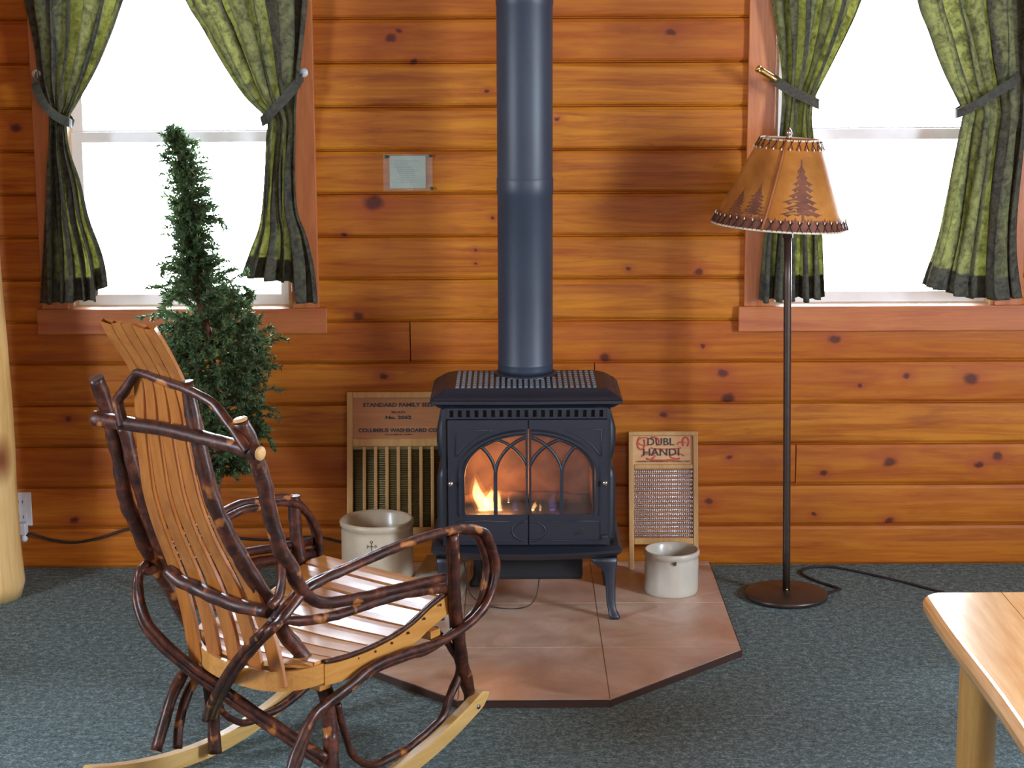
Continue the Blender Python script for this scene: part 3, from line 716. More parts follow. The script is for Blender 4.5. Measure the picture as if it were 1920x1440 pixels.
# vent row
m = MB()
m.box(CX - 0.238, CX + 0.238, -0.594, -0.5925, 0.640, 0.664); sb(m, 'vent_backing', M['black'])  # black sheet stands for the shade inside the vent slots
m = MB(); x0 = CX - 0.238
m.box(CX - 0.243, CX + 0.243, -0.602, -0.5925, 0.634, 0.6395); m.box(CX - 0.243, CX + 0.243, -0.602, -0.5925, 0.6600, 0.6660)
for i in range(20):
    x = CX - 0.2345 + 0.0247 * i; m.box(x - 0.0064, x + 0.0064, -0.602, -0.594, 0.6393, 0.6602)
sb(m, 'vent_grille', M['iron'])
m = MB()
for sx in (-1, 1):
    m.box(CX + sx * 0.2450 - 0.006, CX + sx * 0.2450 + 0.006, -0.604, -0.590, 0.246, 0.664)
m.box(CX - 0.243, CX + 0.243, -0.602, -0.590, 0.226, 0.247)
sb(m, 'front_frame', M['iron'])
# doors
AX, ZB, ZS, AA, AB = 0.048, 0.343, 0.472, 0.1905, 0.113
def arch(a, b, z0, n=28, x_in=0.006, side=1, inset_b=0.0):
    """half opening (right side for side=1) from the meeting stile outwards"""
    pts = [(AX + side * x_in, z0)]
    pts.append((AX + side * (a - 0.002), z0)); pts.append((AX + side * a, z0 + 0.012))
    for k in range(n + 1):
        th = math.pi / 2 * k / n; x = a * math.cos(th)
        if x <= x_in: break
        pts.append((AX + side * x, ZS + b * math.sin(th)))
    th = math.acos(x_in / a); pts.append((AX + side * x_in, ZS + b * math.sin(th)))
    return pts
for side, lab in ((-1, 'left'), (1, 'right')):
    xa, xb = (AX + 0.0018, AX + 0.236) if side > 0 else (AX - 0.236 - 0.004, AX - 0.0018)
    outer = [(xa, 0.250), (xb, 0.250), (xb, 0.632), (xa, 0.632)]
    hole = arch(AA, AB, ZB, side=side, x_in=0.0085)
    m = MB(); m.plate(outer, [hole], -0.612, -0.598)
    door = sb(m, 'door', M['iron'])
    # raised moulding around the arch
    m = MB()
    inn = arch(AA + 0.004, AB + 0.003, ZB - 0.004, side=side, x_in=0.0085)
    out = arch(AA + 0.024, AB + 0.020, ZB - 0.004, side=side, x_in=0.0085)
    def strip(A, B, ya, yb):
        n = len(A); A3 = A[1:]; B3 = B[1:]; rings = []
        for (a, b) in zip(A3, B3):
            mx_, mz = (a[0] + b[0]) / 2, (a[1] + b[1]) / 2
            rings.append([(a[0], ya, a[1]), (a[0] * .75 + b[0] * .25, yb, a[1] * .75 + b[1] * .25), (a[0] * .35 + b[0] * .65, yb, a[1] * .35 + b[1] * .65), (b[0], ya, b[1])])
        m.loft(rings, True, False, False)
    strip(inn, out, -0.611, -0.6185)
    sb(m, 'arch_moulding', M['iron'], door)
    # spandrel panel: raised frame line in the upper corner
    m = MB(); xo = xb - 0.018 if side > 0 else xa + 0.018
    curve = []
    for k in range(15):
        th = math.radians(8 + 54 * k / 14); curve.append((AX + side * (AA + 0.036) * math.cos(th), -0.612, ZS + (AB + 0.034) * math.sin(th)))
    curve = [c for c in curve if abs(c[0] - AX) < 0.216 and c[2] < 0.616]
    pts = [curve[0], (AX + side * 0.214, -0.612, curve[0][2])] if abs(curve[0][0] - AX) < 0.21 else [curve[0]]
    m.tube(curve, 0.0022, 6, sub=1); m.tube([curve[-1], (AX + side * 0.2165, -0.612, curve[-1][2]), (AX + side * 0.2165, -0.612, curve[0][2]), curve[0]], 0.0022, 6, sub=1)
    sb(m, 'spandrel_moulding', M['iron'], door)
    # lower panel with half oval
    m = MB(); za, zb = 0.262, 0.322; xi = AX + side * 0.052; xo = AX + side * 0.214
    for q in ([(xi, -0.612, zb), (xo, -0.612, zb), (xo, -0.612, za), (xi, -0.612, za)],): m.tube(q, 0.0022, 6, sub=1)
    ov = [(AX + side * max(0.004, 0.050 * math.cos(a)), -0.612, 0.292 + 0.031 * math.sin(a)) for a in [math.radians(-85 + 170 * k / 16) for k in range(17)]]
    m.tube(ov, 0.003, 8, sub=1)
    sb(m, 'lower_panel_moulding', M['iron'], door)
    # interlaced tracery: mullion plus gothic arcs
    m = MB(); xm = AX + side * 0.0985
    m.bbox(xm - 0.0058, xm + 0.0058, -0.613, -0.602, ZB, ZS + 0.004, 0.0015)
    def inside(x, z):
        dx = abs(x - AX)
        if side * (x - AX) < 0.004: return False
        return dx < AA + 0.004 and (z < ZS or (dx / (AA + 0.003)) ** 2 + ((z - ZS) / (AB + 0.003)) ** 2 < 1)
    R = 0.150
    for xs_, dr in ((xm, 1), (xm, -1), (AX, side), (AX + side * AA * 1.02, -side)):
        arc = []
        for k in range(30):
            th = math.radians(76 * k / 29); x = xs_ + dr * R * (1 - math.cos(th)); z = ZS - 0.012 + R * math.sin(th) * (0.86 if xs_ == xm else 0.80)
            if inside(x, z): arc.append((x, -0.607, z))
        if len(arc) > 2: m.tube(arc, 0.0052, 8, sub=1)
    sb(m, 'tracery', M['iron'], door)
    m = MB(); m.plate(arch(AA + 0.003, AB + 0.003, ZB - 0.003, side=side, x_in=0.007), [], -0.6005, -0.5985); sb(m, 'glass', M['stove_glass'], door)
    # latch knob and hinge
    xk = AX + side * 0.228 - (0.004 if side < 0 else 0)
    m = MB(); m.lathe([(0, 0), (0.0075, 0.001), (0.009, 0.006), (0.006, 0.012), (0.004, 0.016), (0.004, 0.024), (0, 0.024)], (0, 0), 18)
    k = m.build('knob', M['chrome'] if side > 0 else M['chrome'], door, (xk - CX, -0.635 + 0.45, 0.443 - HZ)); k.rotation_euler = (-math.pi / 2, 0, 0)
    m = MB(); m.bbox(xk - 0.010, xk + 0.010, -0.622, -0.605, 0.268, 0.280, 0.003); sb(m, 'hinge', M['iron'], door)
    if side > 0:
        # small cast emblem
        m = MB(); ex, ez = 0.200, 0.291
        for k in range(5): m.tube([(ex - 0.012 + 0.006 * k, -0.6125, ez - 0.009), (ex - 0.012 + 0.006 * k, -0.6125, ez - 0.004)], 0.0012, 6, sub=1)
        m.tube([(ex - 0.015, -0.6125, ez - 0.011), (ex + 0.015, -0.6125, ez - 0.011)], 0.0012, 6, sub=1)
        m.tube([(ex - 0.010, -0.6125, ez - 0.001), (ex - 0.006, -0.6125, ez + 0.007), (ex, -0.6125, ez + 0.011), (ex + 0.006, -0.6125, ez + 0.007), (ex + 0.010, -0.6125, ez - 0.001)], 0.0013, 6)
        m.tube([(ex - 0.004, -0.6125, ez), (ex, -0.6125, ez + 0.005), (ex + 0.004, -0.6125, ez)], 0.0012, 6)
        sb(m, 'cast_emblem', M['iron'], door)
# base with a bowed front
m = MB(); rings = []
def base_ring(hw, yf, bow, z):
    n = 16
    r = [(CX - hw + 2 * hw * k / n, yf - bow * math.sin(math.pi * k / n) ** 0.8 if 0 < k < n else yf, z) for k in range(n + 1)]
    return r + [(CX + hw, -0.27, z), (CX - hw, -0.27, z)]
m.loft([base_ring(0.262, -0.598, 0.030, 0.205), base_ring(0.270, -0.608, 0.038, 0.212), base_ring(0.286, -0.622, 0.046, 0.228), base_ring(0.287, -0.624, 0.046, 0.236), base_ring(0.276, -0.612, 0.030, 0.246)], True, False)
sb(m, 'base', M['iron'])
m = MB(); m.bbox(-0.098, 0.213, -0.545, -0.33, 0.118, 0.206, 0.012); sb(m, 'control_box', M['black'])
for (sx, y, rear) in ((1, -0.600, 0), (-1, -0.600, 0), (1, -0.30, 1), (-1, -0.30, 1)):
    m = MB(); rings = []
    for (xa, xb, z, dy, th) in ((0.196, 0.272, 0.208, 0, .030), (0.200, 0.271, 0.192, 0, .030), (0.222, 0.269, 0.176, -.002, .028), (0.236, 0.267, 0.160, -.004, .026), (0.240, 0.266, 0.110, -.010, .022), (0.243, 0.266, 0.066, -.014, .020), (0.247, 0.270, 0.045, -.018, .021), (0.249, 0.277, 0.034, -.022, .028), (0.251, 0.280, 0.026, -.024, .030), (0.252, 0.277, HZ, -.022, .028)):
        s1 = 1 if sx > 0 else -1
        a_, b_ = (CX + s1 * (xa - 0.002), CX + s1 * (xb + 0.001))
        if sx < 0 and rear: a_ += 0.10; b_ += 0.10
        yy = y - dy * (-1 if not rear else 1) * 1.0
        c = 0.004
        x_lo, x_hi = min(a_, b_), max(a_, b_)
        rings.append([(x_lo + c, yy - th / 2, z), (x_hi - c, yy - th / 2, z), (x_hi, yy - th / 2 + c, z), (x_hi, yy + th / 2 - c, z), (x_hi - c, yy + th / 2, z), (x_lo + c, yy + th / 2, z), (x_lo, yy + th / 2 - c, z), (x_lo, yy - th / 2 + c, z)])
    m.loft(rings, True, True); sb(m, 'leg', M['iron'])
m = MB(); m.tube([(-0.15, -0.46, 0.15), (-0.13, -0.50, 0.06), (-0.06, -0.52, 0.026), (0.03, -0.53, 0.026), (0.07, -0.50, 0.05), (0.085, -0.46, 0.13)], 0.0016, 6); sb(m, 'gas_line_wire', M['cord'])

# fire: logs, ember bed, flames
lg = thing('fire_log', 'charred log lying across the burner at the left of the stove fire', 'log', (-0.05, -0.46, 0.352), 0, 'logs in the stove')
m = MB(); m.tube([(-0.12, -0.02, 0.0), (0.0, 0.01, 0.004), (0.12, 0.045, -0.002)], [.016, .018, .015], 12, 0.35, 2); m.build('charred_wood', M['char'], lg)
lg = thing('fire_log', 'charred log lying at the right of the stove fire behind the mullion', 'log', (0.14, -0.45, 0.352), 0, 'logs in the stove')
m = MB(); m.tube([(-0.09, 0.03, 0.0), (0.0, 0.0, 0.004), (0.085, -0.03, 0.0)], [.014, .018, .015], 12, 0.35, 6); m.build('charred_wood', M['char'], lg)
def flame(label, x, y, z, h, wd, lean, mats, seed, group='flames in the stove'):
    t = thing('flame', label, 'flame', (x, y, z), 0, group)
    for nm, mat, sc_, hs in mats:
        m = MB(); rings = []
        n = 14
        for i in range(n + 1):
            s = i / n
            r = wd * sc_ * (math.sin(math.pi * min(1, s * 0.80 + 0.20)) ** 0.9 * (1 - s) ** 0.35) + 0.0004
            cx = lean * h * s ** 1.6 + 0.12 * wd * math.sin(7 * s + seed)
            rings.append([(cx + r * math.cos(a) * (1 + .15 * math.sin(2 * a + 5 * s + seed)), 0.6 * r * math.sin(a), h * hs * s) for a in [2 * math.pi * k / 18 for k in range(18)]])
        m.loft(rings); m.build(nm, mat, t)
    return t
both = [('outer_flame', M['flame_outer'], 1.0, 1.0), ('flame_core', M['flame_core'], 0.62, 0.82)]
FZ = 0.337
flame('tall white-hot flame in the leftmost pane of the stove', -0.092, -0.53, FZ, 0.128, 0.036, -0.22, both, 1)
flame('short broad flame beside the tall one at its right', -0.070, -0.525, FZ, 0.085, 0.030, 0.05, both, 2)
flame('yellow flame just right of the left mullion of the stove', -0.040, -0.53, FZ, 0.090, 0.019, -0.15, both, 3)
flame('tiny detached yellow flame tongue left of the door split', -0.012, -0.53, FZ + 0.022, 0.020, 0.0035, 0.0, [('flame_core', M['flame_core'], 1.0, 1.0)], 4)
flame('small orange flame low beside the right door stile', 0.063, -0.53, FZ, 0.032, 0.012, 0.3, both, 5)
flame('tiny spark-like flame in the middle of the right door', 0.084, -0.53, FZ, 0.020, 0.004, 0.0, [('flame_core', M['flame_core'], 1.0, 1.0)], 6)
flame('blue flame beside the right mullion of the stove', 0.120, -0.53, FZ, 0.055, 0.013, 0.1, [('blue_flame', M['flame_blue'], 1.0, 1.0)], 7)
flame('faint blue flame near the centre split of the stove', 0.008, -0.53, FZ, 0.030, 0.012, 0.0, [('blue_flame', M['flame_blue'], 0.8, 1.0)], 8)
for nm, loc, e, c in (('fire_light', (-0.085, -0.50, 0.42), 2.4, (1.0, 0.42, 0.10)), ('fire_light', (-0.02, -0.47, 0.40), 0.35, (1.0, 0.40, 0.14)), ('fire_light', (0.14, -0.48, 0.40), 0.05, (0.55, 0.35, 1.0))):
    d = bpy.data.lights.new(nm, 'POINT'); d.energy = e; d.color = c; d.shadow_soft_size = 0.015
    o = bpy.data.objects.new(nm, d); COL.objects.link(o); o.location = loc

# ------------------------------------------------------------------ stovepipe
t = thing('stovepipe', 'tall black steel stovepipe rising from the stove top', 'stovepipe', (0.042, -0.345, 0.729))
m = MB(); R0 = 0.0842
pr = [(R0, 0.0), (R0 + .0006, 0.012), (R0 + .001, 0.026), (R0 + .0016, 0.029), (R0 + .0004, 0.032), (R0, 0.034), (R0, 0.545), (R0 + .0016, 0.548), (R0 + .0018, 0.594), (R0 + .0010, 0.597), (R0, 0.600), (R0, 1.108), (R0 + .0018, 1.112), (R0 + .0018, 1.150), (R0, 1.154), (R0, 2.019)]
m.lathe(pr, (0, 0), 64); m.build('pipe', M['pipe'], t)
m = MB(); m.lathe([(R0 + .002, 2.006), (0.14, 2.010), (0.14, 2.019), (R0 + .002, 2.019)], (0, 0), 48, False); m.build('ceiling_collar', M['pipe'], t)

# ------------------------------------------------------------------ stoneware crocks
def crock(label, c, r, h, wall, mat, rim, name='stoneware_crock'):
    t = thing(name, label, 'crock', (c[0], c[1], HZ))
    m = MB()
    pr = [(0.0, 0.0), (r * 0.955, 0.0), (r * 0.985, 0.006), (r, 0.018), (r * 1.0, h - rim * 1.6), (r * 0.975, h - rim * 1.25), (r * 1.0, h - rim), (r * 1.035, h - rim * 0.75), (r * 1.04, h - rim * 0.3), (r * 1.02, h - 0.003), (r * 0.985, h),
          (r * 0.95, h - 0.001), (r - wall, h - 0.008), (r - wall * 1.1, h * 0.5), (r - wall * 1.2, 0.02), (r - wall * 1.6, 0.012), (0.0, 0.012)]
    m.lathe(pr, (0, 0), 64); m.build('pot', mat, t); return t
cr = crock('large cream stoneware crock with a small printed mark, beside the rocking chair', (-0.422, -0.40), 0.1115, 0.256, 0.012, M['crock'], 0.022)
# faint printed mark wrapped on the crock
def on_cyl(R, pts, a0, z0, r, mb, n=6):
    mb.tube([(R * math.cos(a0 + x / R), R * math.sin(a0 + x / R), z0 + z) for x, z in pts], r, 5, sub=2)
m = MB(); A0 = math.radians(-95); Z0 = 0.184
for pts in ([(0, .022), (.004, .026), (0, .030), (-.004, .026), (0, .022)], [(0, .022), (0, .006), (0, -.004)], [(-.013, .016), (-.007, .010), (0, .014), (.007, .010), (.014, .017)], [(0, -.004), (-.008, -.016), (-.020, -.022)], [(0, -.004), (.006, -.014), (.014, -.020)],
            [(-.014, .006), (-.010, .014)], [(.012, .006), (.016, .014)], [(-.024, -.024), (-.014, -.018)]):
    on_cyl(0.1118, pts, A0, Z0, 0.0010, m)
m.build('printed_mark', M['ink'], cr)
cr = crock('small squat grey-white stoneware crock with a dark chip, in front of the small washboard', (0.500, -0.352), 0.0845, 0.140, 0.009, M['crock2'], 0.020)
m = MB(); m.add([(-0.0055, -0.0888, 0.119), (0.0085, -0.0888, 0.1225), (0.007, -0.0886, 0.110), (0.001, -0.0882, 0.108), (0, -0.080, 0.116)], [(0, 1, 2, 3), (0, 1, 4), (1, 2, 4), (2, 3, 4), (3, 0, 4)]); m.build('rim_chip', M['chip'], cr)

# low box beside the crock
t = thing('wooden_box', 'low flat pale box half hidden between the large crock and the stove', 'box', (-0.226, -0.385, HZ), -0.127)
m = MB(); m.bbox(-0.070, 0.068, -0.185, 0.175, 0, 0.070, 0.003); m.build('box_body', M['box_wood'], t)
m = MB(); m.bbox(-0.074, 0.072, -0.19, 0.18, 0.070, 0.080, 0.003); m.build('box_lid', M['box_wood'], t)

# ------------------------------------------------------------------ washboards
def text(body, size, loc, mat, parent, name='lettering', width=None, align='CENTER', bold=0.0):
    c = bpy.data.curves.new('t', 'FONT'); c.body = body; c.size = size; c.align_x = align; c.align_y = 'CENTER'; c.extrude = 0.0006; c.offset = bold; c.resolution_u = 2
    o = bpy.data.objects.new('tmp', c); COL.objects.link(o)
    dg = bpy.context.evaluated_depsgraph_get(); me = bpy.data.meshes.new_from_object(o.evaluated_get(dg))
    bpy.data.objects.remove(o)
    if width:
        xs_ = [v.co.x for v in me.vertices]; k = width / (max(xs_) - min(xs_))
        for v in me.vertices: v.co.x *= k
    me.materials.clear(); me.materials.append(mat)
    q = bpy.data.objects.new(name, me); COL.objects.link(q); q.parent = parent; q.location = loc; q.rotation_euler = (math.pi / 2, 0, 0)
    return q
# large one
t = thing('washboard', 'large wooden washboard with brass ribs leaning on the wall left of the stove', 'washboard', (-0.372, -0.150, HZ + .003)); t.rotation_euler = (-0.205, 0, 0)
W2, Hh = 0.158, 0.592
for sx in (-1, 1):
    m = MB(); m.bbox(sx * W2 - 0.010, sx * W2 + 0.010, -0.011, 0.011, 0, Hh, 0.003); m.build('side_rail', M['wb_wood'], t)
m = MB(); m.bbox(-W2 + .010, W2 - .010, -0.012, 0.012, Hh - 0.020, Hh, 0.003); m.build('top_rail', M['wb_wood'], t)
m = MB(); m.bbox(-W2 + .010, W2 - .010, -0.009, 0.010, Hh - 0.178, Hh - 0.152, 0.003); m.build('middle_rail', M['wb_wood'], t)
m = MB(); m.bbox(-W2 + .010, W2 - .010, -0.009, 0.010, 0.125, 0.150, 0.003); m.build('bottom_rail', M['wb_wood'], t)
m = MB(); m.box(-W2 + .010, W2 - .010, 0.0, 0.006, Hh - 0.153, Hh - 0.020); hp = m.build('header_panel', M['wb_panel'], t)
for s, sz, z, wd in (('STANDARD FAMILY SIZE', .017, Hh - .043, .232), ('BRASS', .010, Hh - .067, .045), ('No. 2062', .015, Hh - .084, .085), ('COLUMBUS WASHBOARD CO.', .017, Hh - .126, .262), ('COLUMBUS, OHIO', .006, Hh - .1395, .09)):
    text(s, sz, (0, -0.0006, z), M['ink'], hp, width=wd, bold=0.0007 if sz > .012 else 0.0002)
m = MB()
for i in range(44):
    z = 0.152 + 0.0058 * i; m.tube([(-W2 + .010, 0.002, z), (W2 - .010, 0.002, z)], 0.0030, 6, sub=1)
m.box(-W2 + .010, W2 - .010, 0.003, 0.005, 0.15, Hh - 0.178); m.build('ribbed_sheet', M['brass'], t)
for i in range(7):
    x = -W2 + 0.010 + (2 * W2 - 0.02) * (i + 1) / 8
    m = MB(); m.bbox(x - 0.0055, x + 0.0055, -0.008, -0.001, 0.150, Hh - 0.178, 0.002); m.build('vertical_slat', M['wb_wood'], t)
# small one
t = thing('washboard', 'small wooden washboard with a silvery ribbed panel and red-printed header, right of the stove', 'washboard', (0.495, -0.117, HZ + .002)); t.rotation_euler = (-0.19, 0, 0)
W2, Hh = 0.1055, 0.452
for sx in (-1, 1):
    m = MB(); m.bbox(sx * W2 - 0.0085, sx * W2 + 0.0085, -0.010, 0.010, 0, Hh - 0.012, 0.003); m.build('side_rail', M['wb_wood'], t)
m = MB(); m.bbox(-W2 - .0085, W2 + .0085, -0.011, 0.011, Hh - 0.013, Hh + .002, 0.003); m.build('top_rail', M['wb_wood'], t)
m = MB(); m.bbox(-W2 + .0085, W2 - .0085, -0.008, 0.009, Hh - 0.122, Hh - 0.106, 0.003); m.build('middle_rail', M['wb_wood'], t)
m = MB(); m.bbox(-W2 + .0085, W2 - .0085, -0.009, 0.010, 0.083, 0.104, 0.003); m.build('bottom_rail', M['wb_wood'], t)
m = MB(); m.box(-W2 + .0085, W2 - .0085, 0.0, 0.006, Hh - 0.107, Hh - 0.013); hp = m.build('header_panel', M['wb_header'], t)
text('DUBL', .034, (-0.008, -0.0022, Hh - .034), M['ink'], hp, width=.088, bold=0.0002)
text('HANDI', .034, (-0.006, -0.0022, Hh - .068), M['ink'], hp, width=.118, bold=0.0002)
text('COLUMBUS WASHBOARD CO.  COLUMBUS, OHIO', .0075, (0, -0.0022, Hh - .0975), M['ink'], hp, width=.175)
m = MB()   # red scroll print
for (cx_, cz_, rx_, rz_, a0, a1, th) in ((-.072, Hh - .038, .012, .020, 100, 400, .0028), (-.060, Hh - .032, .022, .013, 60, 300, .002), (-.03, Hh - .032, .018, .014, -60, 120, .0032), (.074, Hh - .034, .010, .016, -60, 230, .0030), (.062, Hh - .040, .014, .006, 0, 200, .0022), (0, Hh - .086, .055, .008, 180, 360, .0030), (.045, Hh - .080, .022, .008, 0, 260, .0022), (-.048, Hh - .080, .022, .008, -60, 200, .0022), (.010, Hh - .052, .050, .005, 180, 350, .0022)):
    m.tube([(cx_ + rx_ * math.cos(math.radians(a0 + (a1 - a0) * k / 12)), -0.0008, cz_ + rz_ * math.sin(math.radians(a0 + (a1 - a0) * k / 12))) for k in range(13)], th, 6, sub=1, flat=1)
m.v = [(a, -0.0014 + (b + 0.0008) * 0.25, c) for a, b, c in m.v]
m.build('red_scroll_print', M['red_ink'], hp)
m = MB()
for i in range(16):
    z = 0.112 + 0.0140 * i; m.tube([(-W2 + .0085, -0.001, z), (W2 - .0085, -0.001, z)], 0.0044, 8, sub=1, flat=1)
rb = m.build('ribbed_sheet', M['zinc'], t)
m = MB(); m.box(-W2 + .0085, W2 - .0085, 0.0025, 0.005, 0.10, Hh - 0.122); m.build('backing', M['wb_panel'], t)
m = MB()   # crimps on the ribs
for i in range(16):
    for k in range(30):
        x = -W2 + .012 + (2 * W2 - .024) * k / 29; z = 0.112 + 0.0140 * i
        m.box(x - .0011, x + .0011, -0.0068, -0.0045, z - .0035, z + .0035)
m.build('crimps', M['zinc'], rb)

# ------------------------------------------------------------------ floor lamp
t = thing('floor_lamp', 'bronze floor lamp with a laced rawhide shade painted with pine trees', 'lamp', (0.864, -0.352, 0))
m = MB(); m.lathe([(0, 0), (0.122, 0), (0.130, 0.004), (0.132, 0.012), (0.128, 0.018), (0.119, 0.021), (0.03, 0.026), (0, 0.026)], (0, 0), 64); m.build('base', M['bronze'], t)
m = MB(); m.tube([(0, 0, 0.022), (-0.010, 0.006, 0.58), (-0.020, 0.012, 1.14)], 0.0118, 20, sub=4); m.build('pole', M['bronze'], t)
m = MB(); m.lathe([(0.0, 0.0), (0.004, 0.001), (0.0045, 0.004), (0.003, 0.007), (0, 0.008)], (0.0, -0.0135), 12); m.build('brass_screw', M['brassy'], t, (0, 0, 0.026))
m = MB(); m.tube([(-0.020, 0.012, 1.14), (-0.021, 0.012, 1.21)], 0.016, 16, sub=1); m.tube([(-0.021, 0.012, 1.21), (-0.060, 0.012, 1.25), (-0.060, 0.012, 1.36), (-0.023, 0.012, 1.425)], 0.0022, 8); m.tube([(-0.021, 0.012, 1.21), (0.018, 0.012, 1.25), (0.018, 0.012, 1.36), (-0.023, 0.012, 1.425)], 0.0022, 8)
m.build('socket_and_harp', M['bronze'], t)
m = MB(); m.lathe([(0, 0), (0.006, 0.001), (0.009, 0.006), (0.006, 0.012), (0.010, 0.018), (0.008, 0.028), (0.003, 0.035), (0, 0.037)], (0, 0), 16); m.build('finial', M['chrome'], t, (-0.024, 0.012, 1.437))
sh = empty('shade_tilt'); bpy.data.objects.remove(sh)
RB, RT, HS = 0.2065, 0.0915, 0.262
def cone(a, s, off=0.0):
    r = RB + (RT - RB) * s + off
    return (r * math.cos(a) + 0.012 * s, r * math.sin(a), HS * s)
m = MB(); nn = 72
outer = [[cone(2 * math.pi * k / nn, s / 8) for k in range(nn)] for s in range(9)]
inner = [[cone(2 * math.pi * k / nn, s / 8, -0.0022) for k in range(nn)] for s in range(8, -1, -1)]
m.loft(outer + inner + [outer[0]], False)
shade = m.build('lamp_shade', M['shade'], t, (-0.046, 0.012, 1.178)); shade.rotation_euler = (0.0, 0.060, 0)
def fac(x):   # angle on the shade for a given x offset at the rim, facing the camera
    return math.radians(-90) + math.asin(max(-1, min(1, x)))
def paint(polys, name):
    mb = MB()
    for P in polys:
        n = len(P); 
        mb.add([cone(a, s, 0.0008) for a, s in P], [tuple(range(n))])
    return mb.build(name, M['shade_paint'], shade)
def pine(a0, s0, s1, wid, seed):
    rnd = random.Random(seed); out = []
    n = 9; H_ = s1 - s0
    out.append([(a0 - wid * .05, s0), (a0 + wid * .05, s0), (a0 + wid * .03, s1), (a0 - wid * .03, s1)])
    for i in range(n):
        q = i / (n - 1); s = s0 + H_ * (0.16 + 0.80 * q); w_ = wid * (1 - q) ** 0.8 * (0.75 + .35 * rnd.random()) + wid * .06
        for sg in (-1, 1):
            w2 = w_ * (0.8 + .35 * rnd.random()); d = H_ * .055
            out.append([(a0, s + d), (a0 + sg * w2 * .5, s - d * .2), (a0 + sg * w2, s - d * 1.3), (a0 + sg * w2 * .8, s - d * 1.25), (a0 + sg * w2 * .62, s - d * 1.9), (a0 + sg * w2 * .45, s - d * 1.1), (a0 + sg * w2 * .2, s - d * 1.5), (a0, s - d * .8)])
    return out
paint(pine(fac(0.20), 0.13, 0.80, 0.42, 1), 'painted_tree'); paint(pine(fac(-0.58), 0.13, 0.52, 0.24, 2), 'painted_tree'); paint(pine(fac(-0.83), 0.13, 0.44, 0.20, 3), 'painted_tree')
paint(pine(math.radians(60), 0.13, 0.7, 0.38, 4), 'painted_tree'); paint(pine(math.radians(140), 0.13, 0.6, 0.34, 5), 'painted_tree')
rnd = random.Random(8); gr = []
for k in range(120):
    a = 2 * math.pi * k / 120; b = 2 * math.pi * (k + 1) / 120; gr.append([(a, 0.004), (b, 0.004), (b, 0.10 + .035 * rnd.random()), ((a + b) / 2, 0.12 + .05 * rnd.random()), (a, 0.10 + .02 * rnd.random())])
paint(gr, 'painted_ground')
M['seam'] = plain('seam_overlap_rawhide', (0.30, 0.10, 0.03), 0.5)
for a, w_ in ((math.radians(-107), .0045), (math.radians(13), .0045), (math.radians(133), .0045)):
    m = MB(); m.tube([cone(a - 0.10 * (1 - s / 6), s / 6, 0.001) for s in range(7)], w_, 6, sub=1, flat=1)
    m.build('seam', M['seam'], shade)
for nm, s, N_, ln in (('bottom_lacing', 0.055, 44, 0.055), ('top_lacing', 0.955, 26, 0.055)):
    m = MB(); b_ = MB()
    for k in range(N_):
        a = 2 * math.pi * k / N_; da = 2 * math.pi / N_
        lo, hi = s - ln, s + ln
        m.tube([cone(a - da * .30, lo, .002), cone(a + da * .30, hi, .003)], 0.0014, 5, sub=1); m.tube([cone(a + da * .30, lo, .003), cone(a - da * .10, hi, .002)], 0.0012, 5, sub=1)
        p = cone(a, hi if s < .5 else lo, .004); b_.lathe([(0, p[2] - .0045), (.0021, p[2] - .002), (.0021, p[2] + .003), (0, p[2] + .0045)], (p[0], p[1]), 6)
    lc = m.build(nm, M['lace'], shade); b_.build('bead', M['bead'], lc)
m = MB(); m.tube([cone(2 * math.pi * k / 48, 0, 0) for k in range(49)], 0.0035, 6, sub=1); m.build('bottom_rim', M['bead'], shade)
m = MB(); m.tube([cone(2 * math.pi * k / 48, 1, 0) for k in range(49)], 0.003, 6, sub=1); m.build('top_rim', M['bead'], shade)
m = MB(); m.tube([(0.976, -0.352, 0.006), (1.03, -0.30, 0.006), (1.045, -0.278, 0.005), (0.990, -0.20, 0.005), (0.952, -0.12, 0.005), (0.962, -0.070, 0.005), (1.00, -0.035, 0.005), (1.07, -0.040, 0.005), (1.16, -0.11, 0.005), (1.27, -0.215, 0.005), (1.36, -0.315, 0.005), (1.50, -0.42, 0.005), (1.80, -0.45, 0.005)], 0.004, 8)
m.v = [(a - 0.864, b + 0.352, c) for a, b, c in m.v]; m.build('cord', M['cord'], t)

